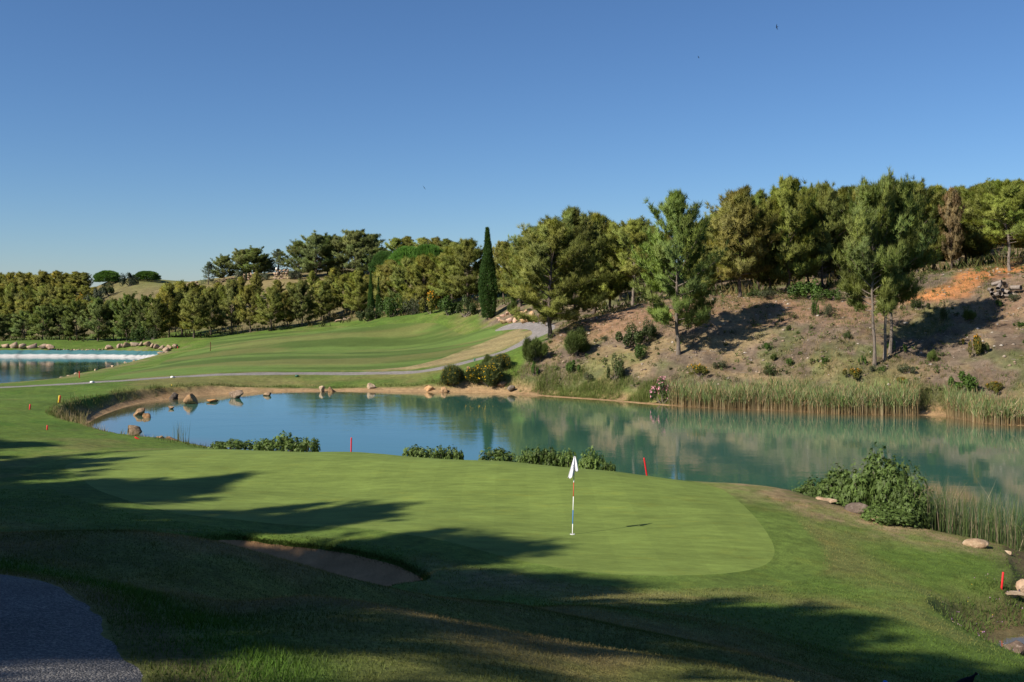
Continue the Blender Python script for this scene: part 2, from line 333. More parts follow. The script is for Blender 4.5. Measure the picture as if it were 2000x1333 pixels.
def mat_asphalt(name, base, chip):
    b = NB(name); c = b.coords(); v = b.n('TexVoronoi', {'Vector': c, 'Scale': 95.0}); n = b.noise(c, 1.2, 5, 0.65); n2 = b.noise(c, 160, 2)
    ch = b.n('SeparateColor', {0: v.outputs['Color']}).outputs[0]
    col = b.mix(base, chip, b.rng(ch, 0, 1, 0.45, 1.0)); col = b.mul(col, b.rng(n, 0.75, 1.2, 0.3, 0.7)); col = b.mul(col, b.rng(n2, 0.65, 1.35, 0.3, 0.7))
    b.bsdf(col, 0.85, b.bump(b.math('SUBTRACT', 1.0, v.outputs['Distance']), 0.7, 0.012), 0.3); return b.m

def mat_sand(name, base):
    b = NB(name); c = b.coords(); n = b.noise(c, 1.5, 4); w = b.n('TexWave', {'Vector': b.coords((1, 2.2, 1)), 'Scale': 2.2, 'Distortion': 5.0, 'Detail': 3.0}).outputs['Fac']; n3 = b.noise(c, 70, 3)
    col = b.mul(b.mul(base, b.rng(n, 0.75, 1.2, 0.3, 0.7)), b.rng(n3, 0.8, 1.2, 0.3, 0.7))
    h = b.math('ADD', b.math('MULTIPLY', w, 0.4), n3)
    b.bsdf(col, 0.95, b.bump(h, 0.5, 0.04), 0.05); return b.m

def mat_water(name, deep, wave=1.0):
    b = NB(name); sh = attr(b, 'shallow', 'Fac')
    c1 = b.coords((1.0, 2.2, 1.0)); n1 = b.noise(c1, 1.6, 3, 0.6); n2 = b.noise(b.coords((0.4, 1.0, 1)), 0.55, 3, 0.55); gust = b.rng(b.noise(b.coords((0.03, 0.06, 1)), 1.0, 3), 0.25, 1.0, 0.4, 0.65)
    big = b.noise(b.coords((0.02, 0.05, 1)), 1.0, 3)
    col = b.mul(deep, b.rng(big, 0.85, 1.15, 0.35, 0.65))
    col = b.mix(col, (0.115, 0.085, 0.035, 1), sh)
    h = b.math('ADD', b.math('MULTIPLY', n1, 0.35), n2)
    nrm = b.bump(h, b.math('MULTIPLY', gust, 0.055 * wave), 0.25)
    b.bsdf(col, 0.045, nrm, 0.5, **{'IOR': 1.42, 'Coat Weight': 0.6, 'Coat Roughness': 0.04, 'Coat IOR': 1.333, 'Coat Normal': nrm}); return b.m

def mat_tint(name, rough=0.75, spec=0.2, trans=0.0, var=0.25, objvar=True, bump=0.0, bscale=8.0):
    """base colour from the per-vertex 'tint' times the object's own colour, with a little object-to-object variation"""
    b = NB(name); col = attr(b, 'tint'); oi = b.n('ObjectInfo')
    col = b.mix(col, oi.outputs['Color'], 1.0, 'MULTIPLY')
    if objvar: col = b.mul(col, b.rng(oi.outputs['Random'], 0.86, 1.14))
    c = b.coords(); n = b.noise(c, bscale, 4, 0.65)
    col = b.mul(col, b.rng(n, 1 - var, 1 + var, 0.3, 0.7))
    nrm = b.bump(n, bump, 0.1) if bump else None
    p = b.bsdf(col, rough, nrm, spec)
    if trans > 0:
        tr = b.n('BsdfTranslucent'); b.set(tr.inputs[0], b.mix(col, (1.25, 1.3, 0.6, 1), 1.0, 'MULTIPLY'))
        mx = b.n('MixShader', {0: trans}); b.t.links.new(p.outputs[0], mx.inputs[1]); b.t.links.new(tr.outputs[0], mx.inputs[2]); b.t.links.new(mx.outputs[0], b.out.inputs[0])
    return b.m

def mat_bark(name, c1, c2):
    b = NB(name); n = b.noise(b.coords((6, 6, 1.2)), 1.6, 5, 0.7); oi = b.n('ObjectInfo')
    col = b.mix(c1, c2, b.rng(n, 0, 1, 0.35, 0.65)); col = b.mul(col, b.rng(oi.outputs['Random'], 0.8, 1.2))
    b.bsdf(col, 0.95, b.bump(n, 0.9, 0.06), 0.1); return b.m

def mat_rock(name, c1, c2, lichen):
    b = NB(name); c = b.coords(); oi = b.n('ObjectInfo')
    off = b.n('VectorMath', {0: c, 1: b.n('CombineXYZ', {0: b.math('MULTIPLY', oi.outputs['Random'], 37.0), 1: oi.outputs['Random'], 2: 0.0}).outputs[0]}, operation='ADD').outputs[0]
    n = b.noise(off, 1.6, 6, 0.65); n2 = b.noise(off, 7.0, 5, 0.7); n3 = b.noise(off, 0.9, 4, 0.6)
    col = b.mix(c1, c2, b.rng(n, 0, 1, 0.38, 0.62)); col = b.mix(col, lichen, b.rng(n2, 0, 0.75, 0.55, 0.72)); col = b.mul(col, b.rng(n2, 0.7, 1.25, 0.3, 0.7))
    col = b.mix(col, oi.outputs['Color'], 1.0, 'MULTIPLY')
    b.bsdf(col, 0.92, b.bump(b.math('ADD', b.math('MULTIPLY', n2, 0.5), n), 0.8, 0.12), 0.15); return b.m

def mat_plain(name, col, rough=0.5, spec=0.4, var=0.08):
    b = NB(name); n = b.noise(b.coords(), 9.0, 3); b.bsdf(b.mul((*col, 1), b.rng(n, 1 - var, 1 + var, 0.3, 0.7)), rough, None, spec); return b.m

M = {}
M['ground'] = mat_turf('ground_cover', 1.0, 0.75, 0.22)
M['fairway'] = mat_turf('fairway_turf', 0.45, 0.35, 0.10)
M['green'] = mat_green('putting_turf')
M['asphalt'] = mat_asphalt('asphalt', (0.075, 0.073, 0.075, 1), (0.24, 0.225, 0.21, 1))
M['asphalt_far'] = mat_asphalt('worn_asphalt', (0.20, 0.18, 0.165, 1), (0.27, 0.245, 0.225, 1))
M['sand'] = mat_sand('bunker_sand', (0.42, 0.245, 0.12, 1))
M['pond'] = mat_water('pond_water', (0.043, 0.130, 0.092, 1))
M['lake'] = mat_water('lake_water', (0.012, 0.060, 0.050, 1), 2.2)
M['leaf'] = mat_tint('foliage', 0.6, 0.25, 0.22, 0.22)
M['needle'] = mat_tint('pine_needles', 0.65, 0.2, 0.26, 0.25, bscale=0.9)
M['blade'] = mat_tint('grass_blades', 0.75, 0.12, 0.2, 0.2, False, bscale=0.6)
M['petal'] = mat_tint('petals', 0.7, 0.1, 0.2, 0.1)
M['bark'] = mat_bark('pine_bark', (0.075, 0.058, 0.046, 1), (0.16, 0.125, 0.10, 1))
M['bark_pale'] = mat_bark('pale_bark', (0.13, 0.105, 0.085, 1), (0.26, 0.215, 0.175, 1))
M['rock'] = mat_rock('tan_rock', (0.33, 0.22, 0.12, 1), (0.20, 0.14, 0.09, 1), (0.42, 0.36, 0.28, 1))
M['rock_dark'] = mat_rock('dark_rock', (0.12, 0.095, 0.075, 1), (0.20, 0.16, 0.125, 1), (0.34, 0.31, 0.27, 1))
M['rock_pale'] = mat_rock('pale_rock', (0.50, 0.40, 0.28, 1), (0.40, 0.28, 0.18, 1), (0.58, 0.52, 0.44, 1))
M['rock_orange'] = mat_rock('orange_rock', (0.52, 0.29, 0.14, 1), (0.45, 0.33, 0.22, 1), (0.55, 0.46, 0.38, 1))
M['rock_wall'] = mat_rock('wall_rock', (0.36, 0.25, 0.16, 1), (0.27, 0.20, 0.14, 1), (0.42, 0.36, 0.29, 1))
M['red'] = mat_plain('red_paint', (0.60, 0.015, 0.02)); M['yellow'] = mat_plain('yellow_paint', (0.75, 0.50, 0.03)); M['white'] = mat_plain('white_paint', (0.80, 0.80, 0.79))
M['blue'] = mat_plain('blue_paint', (0.02, 0.18, 0.55)); M['pole_red'] = mat_plain('pole_red', (0.50, 0.05, 0.02)); M['steel'] = mat_plain('grey_metal', (0.33, 0.33, 0.32), 0.4)
M['post_brown'] = mat_plain('brown_wood', (0.11, 0.05, 0.03), 0.85, 0.1); M['post_green'] = mat_plain('green_paint', (0.02, 0.11, 0.06)); M['black'] = mat_plain('dark_feathers', (0.012, 0.011, 0.014), 0.8, 0.1)
M['cloth'] = mat_plain('white_cloth', (0.78, 0.77, 0.82), 0.9, 0.05, 0.04); M['ink'] = mat_plain('blue_ink', (0.03, 0.04, 0.20), 0.8, 0.1); M['soil'] = mat_plain('hole_soil', (0.05, 0.035, 0.02), 0.95, 0.0)
M['wood'] = mat_bark('grey_wood', (0.20, 0.165, 0.14, 1), (0.34, 0.29, 0.25, 1)); M['wood_cut'] = mat_plain('cut_wood', (0.42, 0.30, 0.19), 0.9, 0.05, 0.25)

# ------------------------------------------------------------------ the ground, cut along its edges into turf, sand and paths
def rows():
    r = [0.7]
    while r[-1] < 4500:
        x = r[-1]
        k = 1.028 if x < 4 else 1.016 if x < 20 else 1.011 if x < 50 else 1.008 if x < 66 else 1.0052 if x < 110 else 1.008 if x < 260 else 1.02 if x < 450 else 1.12
        r.append(x * k)
    return np.array(r)
RR = rows()
AA = np.concatenate([np.radians(np.arange(-36, 36.01, 0.125)), np.radians(np.arange(38, 323.9, 2.0))])
NA, NR = len(AA), len(RR)
gx = (RR[:, None] * np.sin(AA)[None]).ravel(); gy = (RR[:, None] * np.cos(AA)[None]).ravel()
gx = np.append(gx, 0.0); gy = np.append(gy, 0.001)
gz, FPn, FLk, FBk = height(gx, gy, True)
i = np.arange(NR - 1)[:, None] * NA + np.arange(NA)[None]; j = np.arange(NR - 1)[:, None] * NA + (np.arange(NA) + 1)[None] % NA
q = np.stack([i, j, j + NA, i + NA], -1).reshape(-1, 4)
GT = np.concatenate([q[:, [0, 2, 1]], q[:, [0, 3, 2]], np.stack([np.full(NA, NA * NR), np.arange(NA), (np.arange(NA) + 1) % NA], 1)[:, [0, 2, 1]]])

def poly_w(poly_ud, soft):      # soft membership of a region given as (column, distance) corners, measured in log-polar plan
    P = [(math.atan2(XD(u, D)[0], D), math.log(math.hypot(*XD(u, D)))) for u, D in poly_ud]
    a, s = lp(gx, gy); return sstep(soft, -soft, sdf(a, s, P) + (fbm(a * 60, s * 60, 21, 3) - 0.5) * soft * 1.2)
rr = np.hypot(gx, gy)
def px_w(L, soft, d0=45.0, jag=1.5):      # soft membership of a patch surveyed corner by corner
    P = survey(L, d0); return sstep(soft, -soft, sdf(gx, gy, P) + (fbm(gx * 0.7, gy * 0.7, 21, 3) - 0.5) * soft * 2 * jag)
nA = fbm(gx * 0.12, gy * 0.12, 1, 4); nB = fbm(gx * 0.6, gy * 0.6, 2, 4); nC = fbm(gx * 2.2, gy * 2.2, 4, 3)
def C(*c): return np.array(c)[None, :]
def lay(col, c, w): return col + (c - col) * np.clip(w, 0, 1)[:, None]
GRASS = C(0.088, 0.140, 0.024); LUSH = C(0.062, 0.128, 0.017); DRY = C(0.205, 0.165, 0.068); STRAW = C(0.33, 0.25, 0.13); SOIL = C(0.148, 0.112, 0.080); ORANGE = C(0.42, 0.18, 0.065); MUD = C(0.30, 0.20, 0.105)
tint = np.repeat(GRASS, len(gx), 0)
tint = lay(tint, LUSH, sstep(0.5, 0.65, nB) * 0.7)
tint = lay(tint, DRY, sstep(0.50, 0.72, nA * 0.5 + nB * 0.5) * 0.45)
mound = sstep(17.5, 13.5, rr)                                    # the mounds at the camera are drier
tint = lay(tint, C(0.175, 0.138, 0.052), mound * (0.45 + 0.5 * sstep(0.4, 0.62, nB)))
dryr = poly_w([(1380, 41), (1530, 40), (1690, 37), (1850, 35), (2010, 33), (2010, 29), (1830, 30), (1650, 32.5), (1500, 35.5), (1430, 38)], 0.05)    # parched rim above the right bank
tint = lay(tint, STRAW * 0.72, dryr * (0.5 + 0.6 * sstep(0.35, 0.6, nC)))
dry2 = poly_w([(880, 22.6), (1010, 22.2), (1070, 20.8), (900, 21.0)], 0.06); tint = lay(tint, STRAW * 0.75, dry2 * 0.8)
dry3 = poly_w([(1150, 20.2), (1500, 20.6), (1450, 19.2), (1180, 18.6)], 0.10); tint = lay(tint, DRY, dry3 * 0.6 * sstep(0.3, 0.6, nB))
band = px_w([(640, 723), (760, 719), (850, 703), (930, 674), (985, 652), (1010, 643), (1048, 645), (1040, 655), (1000, 676), (960, 690), (870, 713), (800, 723)], 1.2)          # straw strip beside the far path
tint = lay(tint, STRAW * 0.85, band * 0.8)
bank = poly_w([(-60, 118), (200, 121), (500, 130.4), (820, 131), (1000, 128), (1000, 120), (900, 121), (500, 123), (300, 110), (100, 95), (-60, 88)], 0.02)
tint = lay(tint, DRY, bank * 0.5 * sstep(0.40, 0.6, nA))
soil = px_w([(1000, 752), (1040, 700), (1062, 664), (1075, 645), (1000, 632), (935, 618), (900, 590), (1300, 560), (2300, 440), (2300, 830), (1990, 812), (1800, 795), (1640, 790), (1400, 785), (1270, 768), (1130, 762)], 0.9)
hillc = SOIL * (0.55 + 0.9 * nC[:, None]); hillc = lay(hillc, STRAW * 0.80, sstep(0.50, 0.66, nB * 0.6 + nA * 0.4) * 0.75)
hillc = lay(hillc, GRASS * 1.1, sstep(0.55, 0.70, fbm(gx * 0.35, gy * 0.35, 33, 4)) * 0.40)
up = px_w([(1110, 640), (1180, 610), (1270, 600), (1380, 590), (1420, 575), (1560, 588), (1680, 590), (1760, 592), (1700, 625), (1560, 625), (1400, 618), (1300, 640), (1200, 660), (1120, 665)], 2.0)
hillc = lay(hillc, C(0.27, 0.165, 0.10) * (0.7 + 0.6 * nC[:, None]), up * 0.85)
orr = px_w([(1790, 582), (1840, 560), (1870, 535), (1930, 520), (2010, 508), (2060, 500), (2060, 522), (1960, 540), (1905, 560), (1890, 580), (1820, 592)], 0.8)
hillc = lay(hillc, ORANGE * (0.85 + 0.3 * nC[:, None]), orr)
redr = px_w([(1900, 600), (1940, 560), (2060, 540), (2060, 640), (1960, 640)], 2.5); hillc = lay(hillc, C(0.25, 0.155, 0.095), redr * 0.6)
tint = tint + (hillc - tint) * soil[:, None]
wood = poly_w([(-400, 275), (200, 275), (330, 252), (480, 232), (690, 222), (780, 214), (900, 190), (960, 195), (960, 420), (-400, 420)], 0.02)       # litter under the far pines
tint = lay(tint, C(0.15, 0.115, 0.06) * (0.6 + 0.8 * nB[:, None]), wood * 0.85)
clear = poly_w([(370, 330), (380, 280), (520, 270), (640, 285), (640, 310), (520, 330)], 0.03); tint = lay(tint, C(0.24, 0.19, 0.085), clear * (1 - 0.5 * nB))
ridge = poly_w([(170, 420), (180, 350), (330, 330), (380, 350), (380, 430)], 0.03); tint = lay(tint, C(0.15, 0.155, 0.05), ridge)
wm = sstep(1.5, 0.5, FPn + (nB - 0.5) * 1.2 + 0.6 * sstep(-24, -34, gx)) * sstep(44, 54, rr); tint = lay(tint, MUD, wm)
lush = sstep(0.9, 2.2, FPn) * sstep(7, 3.5, FPn) * poly_w([(1000, 121), (1010, 108), (1260, 98), (1400, 94), (1850, 84), (2050, 78), (2050, 92), (1850, 93), (1500, 99), (1300, 107), (1100, 117)], 0.02)
tint = lay(tint, C(0.115, 0.140, 0.040), lush * 0.45)
lfar = sstep(9, 2, FLk) * (FLk > 0) * sstep(110, 150, rr); tint = lay(tint, C(0.24, 0.17, 0.10), lfar * 0.6 * sstep(0.4, 0.6, nB))
# water side soil of the near bank
nb = sstep(1.6, 0.2, FPn) * sstep(50, 46, rr); tint = lay(tint, C(0.11, 0.075, 0.045), nb * 0.8)
# mown stripes of the fairway, putting green
fwt = C(0.088, 0.135, 0.030) * (0.80 + 0.42 * sstep(0.42, 0.58, fbm(gx * 0.03 + gy * 0.012, gy * 0.22, 50, 3)))[:, None]
fwt = lay(fwt, C(0.17, 0.155, 0.055), sstep(0.50, 0.66, fbm(gx * 0.05, gy * 0.2, 61, 4)) * 0.5)
grt = np.repeat(C(0.140, 0.190, 0.041), len(gx), 0)
bumpy = 0.45 + 0.55 * soil + 0.3 * mound
phi_green = sdf(gx, gy, GREEN); phi_fair = sdf(gx, gy, FAIRWAY) + (nA - 0.5) * 1.0
phi_pn = sdf(gx, gy, PATH_NEAR) + (fbm(gx * 3.5, gy * 3.5, 71, 3) - 0.5) * 0.12
phi_pf = seg_dist(gx, gy, PATH_FAR, False) - np.where(rr < 101, 0.95 + 0.5 * sstep(0, 8, gx + 8), 1.2)
collar = sstep(1.5, 1.15, phi_green); tint = lay(tint, C(0.104, 0.158, 0.030), collar * 0.85 * (1 - dryr * 0.7))
edge = np.exp(-(phi_pn - 0.25) ** 2 / 0.03); tint = lay(tint, C(0.10, 0.065, 0.04), edge * 0.55); 
tint = lay(tint, LUSH, np.exp(-(phi_pn - 0.75) ** 2 / 0.12) * 0.7)
V = np.stack([gx, gy, gz], 1)
A = np.concatenate([tint, bumpy[:, None], fwt, phi_green[:, None], phi_fair[:, None], phi_pn[:, None], phi_pf[:, None], FBk[:, None], FPn[:, None], FLk[:, None]], 1)
T = GT
def region(name, col, Tn, mat, props):
    v, a, t = compact(V, A, Tn)
    me = me_from(name, v, t, {'bumpy': a[:, 3]}, True, col(a)); me.materials.append(mat)
    o = link(name, me); o['kind'] = 'structure'
    for k, x in props.items(): o[k] = x
    return o
V, A, Tpn, T = split(V, T, A, A[:, 9]); region('asphalt_path', lambda a: a[:, :3], Tpn, M['asphalt'], {'label': 'grey asphalt cart path curving through the shade at bottom left', 'category': 'path'})
V, A, Tpf, T = split(V, T, A, A[:, 10]); region('cart_path', lambda a: a[:, :3], Tpf, M['asphalt_far'], {'label': 'pale paved cart path winding between the fairway and the pond', 'category': 'path'})
V, A, Tb, T = split(V, T, A, A[:, 11]); region('sand_bunker', lambda a: a[:, :3], Tb, M['sand'], {'label': 'shaded brown sand bunker below the putting green', 'category': 'bunker'})
V, A, Tg, T = split(V, T, A, A[:, 7]); region('putting_green', lambda a: np.repeat(grt[:1], len(a), 0), Tg, M['green'], {'label': 'smooth light green putting green around the flagstick', 'category': 'putting green'})
V, A, Tf, T = split(V, T, A, A[:, 8]); region('fairway', lambda a: a[:, 4:7], Tf, M['fairway'], {'label': 'striped mown fairway rising beyond the pond to the pine row', 'category': 'fairway'})
ground = region('ground', lambda a: a[:, :3], T, M['ground'], {'label': 'rough grass, banks and bare hillside around the pond', 'category': 'ground'})

def water(name, poly, z, mat, lab, cat, grow, inner):
    cx, cy = poly.mean(0); xs = np.arange(poly[:, 0].min() - 3, poly[:, 0].max() + 3.1, 1.0); ys = np.arange(poly[:, 1].min() - 3, poly[:, 1].max() + 3.1, 1.0)
    X, Y = np.meshgrid(xs, ys); x = X.ravel(); y = Y.ravel(); f = sdf(x, y, poly)
    n = len(xs); i = (np.arange(len(ys) - 1)[:, None] * n + np.arange(n - 1)[None]).ravel(); t = np.concatenate([np.stack([i, i + 1, i + n + 1], 1), np.stack([i, i + n + 1, i + n], 1)])
    vv, aa, tin, _ = split(np.stack([x, y, np.full(len(x), z)], 1), t, f[:, None], f - grow)
    vv, aa, tin = compact(vv, aa, tin)
    me = me_from(name, vv, tin, {'shallow': sstep(-inner, -0.2, aa[:, 0]) ** 2 * 0.95}); link(name, me, mat, None, None, kind='structure', label=lab, category=cat)
water('pond_water', POND, 0.0, M['pond'], 'turquoise pond lying between the putting green and the hillside', 'pond', 0.6, 5.0)
water('lake_water', LAKE, LZ, M['lake'], 'dark green lake with a pale liner at far left', 'lake', 0.6, 2.0)

# ------------------------------------------------------------------ plant building blocks
def unit(v): return v / (np.linalg.norm(v, axis=-1, keepdims=True) + 1e-9)
def tube(path, rad, sides=6):
    P = np.asarray(path, float); n = len(P); rad = np.broadcast_to(rad, n); V = []
    d = unit(np.gradient(P, axis=0)); ref = np.array([0.3, 0.9, 0.1]) if abs(d[0, 2]) > 0.8 else np.array([0, 0, 1.0])
    a = unit(np.cross(d, ref)); b = np.cross(d, a); th = np.arange(sides) * 2 * np.pi / sides
    V = P[:, None] + rad[:, None, None] * (np.cos(th)[None, :, None] * a[:, None] + np.sin(th)[None, :, None] * b[:, None])
    F = []
    for i in range(n - 1):
        for k in range(sides):
            p, q = i * sides + k, i * sides + (k + 1) % sides
            F += [(p, q, q + sides), (p, q + sides, p + sides)]
    V = V.reshape(-1, 3); V = np.vstack([V, P[-1:]]); m = (n - 1) * sides
    F += [(m + k, m + (k + 1) % sides, len(V) - 1) for k in range(sides)]
    return V, np.array(F)
def join(parts):
    Vs, Fs, o = [], [], 0
    for v, f in parts: Vs.append(v); Fs.append(f + o); o += len(v)
    return np.vstack(Vs), np.vstack(Fs)
NRM = {}
def needles(P, D, k, L, w, spread, tint, rg, tipc=(1.25, 1.2, 0.9), out=None):
    """k thin blades at each point P, fanned about direction D"""
    n = len(P); D = unit(D); d = unit(D[:, None] + spread * rg.normal(size=(n, k, 3)))
    ln = L * rg.uniform(0.6, 1.2, (n, k, 1)); side = unit(np.cross(d, rg.normal(size=(n, k, 3)))) * (w * rg.uniform(0.6, 1.3, (n, k, 1)))
    base = P[:, None] + 0.12 * L * rg.normal(size=(n, k, 3))
    V = np.stack([base - side, base + side, base + d * ln], 2).reshape(-1, 3)
    F = np.arange(len(V)).reshape(-1, 3)
    if out is not None:            # shade each spray by the way its clump faces, as a soft mass of needles does
        nn = unit(out[:, None] + 0.35 * D[:, None] + 0.38 * rg.normal(size=(n, k, 3))).reshape(-1, 3)
        gn = np.cross(V[1::3] - V[0::3], V[2::3] - V[0::3]); flip = (gn * nn).sum(1) < 0; F[flip] = F[flip][:, ::-1]; NRM[len(V)] = np.repeat(nn, 3, 0)
    t = np.repeat(tint, k * 3, 0).reshape(-1, 3, 3) * rg.uniform(0.8, 1.2, (n * k, 1, 1)); t = t * np.array([[1, 1, 1], [1, 1, 1], tipc])[None]
    return V, F, t.reshape(-1, 3)
def pine_mesh(seed, H=14.0, W=4.2, cb=0.28, limbs=36, subs=7, tufts=6, base=(0.178, 0.202, 0.060), k=24, L=0.66, w=0.031, lean=0.0, top=0.85, dead=8, droop=0.0, tr=0.19, prof=None):
    rg = np.random.default_rng(seed); wood = []; P = []; D = []; Tn = []
    ts = np.linspace(0, 1, 12); wob = np.cumsum(rg.normal(0, 0.10, (12, 2)), 0); wob -= wob[0]
    trunk = np.stack([wob[:, 0] + lean * H * ts ** 1.4, wob[:, 1], H * top * ts * 1.06], 1); trad = tr * (1 - ts) ** 0.75 + 0.03; trad[0] *= 1.35
    tv = tube(trunk, trad, 8)
    at = lambda t: np.array([np.interp(t, ts, trunk[:, c]) for c in range(3)])
    base = np.array(base)
    for i in range(limbs):
        t = cb + (1 - cb) * ((i + rg.uniform(0.1, 0.9)) / limbs); f = (t - cb) / (1 - cb)
        wd = prof(f) if prof else (0.74 + 0.85 * f) if f < 0.30 else (0.90 * (1 - ((f - 0.30) / 0.74) ** 1.8) + 0.12)
        ln = W * wd * rg.uniform(0.70, 1.12); az = i * 2.399 + rg.normal(0, 0.35); el = math.radians(4 + 66 * f ** 1.15 + rg.normal(0, 9)) - droop
        o = at(t); h = np.array([math.cos(az), math.sin(az), 0]); m = 6; s = np.linspace(0, 1, m)
        path = o + ln * (s[:, None] * (h * math.cos(el))[None] + np.array([0, 0, 1])[None] * (s * math.sin(el) + 0.20 * s ** 2.2)[:, None]); path += np.cumsum(rg.normal(0, 0.045 * ln, (m, 3)), 0) * s[:, None]
        wood.append(tube(path, np.interp(s, [0, 1], [0.028 + 0.012 * ln, 0.012]), 4))
        bt = base * rg.uniform(0.82, 1.18) * np.array([rg.uniform(0.92, 1.1), 1, rg.uniform(0.85, 1.15)])
        for j in range(subs):
            q = 0.30 + 0.70 * (j + rg.uniform(0, 1)) / subs; o2 = np.array([np.interp(q, s, path[:, c]) for c in range(3)])
            dl = unit(path[-1] - path[0]); sd = np.cross(dl, [0, 0, 1]) * (1 if j % 2 else -1)
            d2 = unit(dl * rg.uniform(0.4, 1.0) + sd * rg.uniform(0.2, 1.0) + np.array([0, 0, rg.uniform(0.05, 0.75)]))
            l2 = ln * rg.uniform(0.18, 0.42) + 0.35
            if j % 2 == 0: wood.append(tube([o2, o2 + d2 * l2 * 0.55, o2 + d2 * l2], [0.016, 0.011, 0.006], 3))
            tt = (np.arange(tufts) + rg.uniform(0, 1, tufts)) / tufts
            P.append(o2 + d2 * l2 * tt[:, None] + rg.normal(0, 0.17, (tufts, 3))); D.append(d2 + np.array([0, 0, 1.25]) + rg.normal(0, 0.25, (tufts, 3))); Tn.append(np.repeat((bt * rg.uniform(0.85, 1.15))[None], tufts, 0))
    nt = 26; tz = rg.uniform(0.86, 1.0, nt); pt = np.array([at(t) for t in tz]) + rg.normal(0, 0.22, (nt, 3)); P.append(pt); D.append(np.tile([0, 0, 1.0], (nt, 1)) + rg.normal(0, 0.3, (nt, 3))); Tn.append(np.repeat(base[None], nt, 0))
    for i in range(dead):
        t = rg.uniform(0.10, cb + 0.25); o = at(t); az = rg.uniform(0, 6.28); ln = W * rg.uniform(0.25, 0.6); h = np.array([math.cos(az), math.sin(az), rg.uniform(-0.25, 0.35)])
        p = o + ln * np.linspace(0, 1, 4)[:, None] * h + rg.normal(0, 0.07, (4, 3)) * np.array([0, 1, 1, 1])[:, None]; wood.append(tube(p, [0.03, 0.02, 0.013, 0.006], 3))
        for _ in range(3):
            q = p[rg.integers(1, 4)]; wood.append(tube([q, q + unit(rg.normal(size=3) + h) * ln * 0.3], [0.010, 0.004], 3))
    P = np.vstack(P); D = np.vstack(D); Tn = np.vstack(Tn)
    ctr = np.stack([np.interp(P[:, 2], trunk[:, 2], trunk[:, 0]), np.interp(P[:, 2], trunk[:, 2], trunk[:, 1]), P[:, 2] - 0.12 * H], 1)
    cv, cf, ct = needles(P, D, k, L, w, 0.55, Tn, rg, out=unit(P - ctr))
    return dict(trunk=tv, branches=join(wood), crown=(cv, cf, ct), H=float(np.quantile(cv[:, 2], 0.999)), W=float(np.quantile(np.hypot(cv[:, 0] - trunk[8, 0], cv[:, 1]), 0.97)))
def to_meshes(name, d, bark, leafmat, crown='crown'):
    out = {'H': d['H'], 'W': d['W']}
    for key in ('trunk', 'branches'):
        if key in d:
            me = me_from(name + '_' + key, *d[key]); me.materials.append(bark); out[key] = me
    v, f, t = d['crown']; nm = NRM.pop(len(v), None); me = me_from(name + '_crown', v, f, None, nm is not None, t); me.materials.append(leafmat); out['crown'] = me
    if nm is not None:
        at = me.attributes.new('custom_normal', 'FLOAT_VECTOR', 'POINT'); at.data.foreach_set('vector', nm.astype(np.float32).ravel())
    return out
def put_tree(name, proto, x, y, height, label, cat, group=None, width=None, rot=None, color=(1, 1, 1, 1), z=None, tilt=0.0):
    s = height / proto['H']; sw = s if width is None else width / proto['W']
    sw = max(min(sw, s * 1.7), s * 0.55)
    zz = (hz(x, y) if z is None else z) - 0.06
    r = bpy.data.objects.new(name, None); r.empty_display_size = 0.5; COL.objects.link(r)
    r.location = (x, y, zz); r.rotation_euler = (0, tilt, random.uniform(0, 6.28) if rot is None else rot); r.scale = (sw, sw, s)
    r['label'] = label; r['category'] = cat
    if group: r['group'] = group
    tk = None
    for key in ('trunk', 'branches', 'crown', 'flowers'):
        if key in proto:
            o = bpy.data.objects.new({'crown': proto.get('crown_name', 'crown')}.get(key, key), proto[key]); COL.objects.link(o); o.parent = tk if (key == 'branches' and tk) else r
            if key == 'trunk': tk = o
            if key == 'crown': o.color = color
            if key == 'branches': o['kind'] = 'stuff'
    return r
def spindle(seed, H, R, n, base, k=5, L=0.42, w=0.05, prof=None, vert=1.0):
    rg = np.random.default_rng(seed); t = rg.uniform(0, 1, n) ** 0.8; az = rg.uniform(0, 6.283, n)
    pr = prof(t) if prof else np.where(t < 0.3, 0.55 + 1.5 * t - 1.0 * t * t, 1.0) * np.clip(1 - np.clip((t - 0.3) / 0.7, 0, 1) ** 1.1, 0, 1) ** 1.15
    rib = 0.78 + 0.42 * vnoise(az * 3.2 + t * 2.5, t * 9, seed) - 0.10 * vnoise(az * 9, t * 30, seed + 2)
    r = R * pr * rib * rg.uniform(0.80, 1.0, n) + 0.04
    P = np.stack([r * np.cos(az) + 0.15 * np.sin(t * 4) * (t > 0.8), r * np.sin(az), 0.25 + (H - 0.5) * t], 1)
    D = np.stack([np.cos(az) * 0.35, np.sin(az) * 0.35, np.full(n, vert)], 1)
    tint = np.repeat(np.array(base)[None], n, 0) * (0.65 + 0.6 * rib[:, None])
    v, f, c = needles(P, D, k, L, w, 0.28, tint, rg)
    tr = tube([(0, 0, -0.1), (0, 0, H * 0.5), (0, 0, H * 0.9)], [0.2, 0.12, 0.03], 7)
    return dict(trunk=tr, crown=(v, f, c), H=float(v[:, 2].max()), W=float(np.quantile(np.hypot(v[:, 0], v[:, 1]), 0.98)))
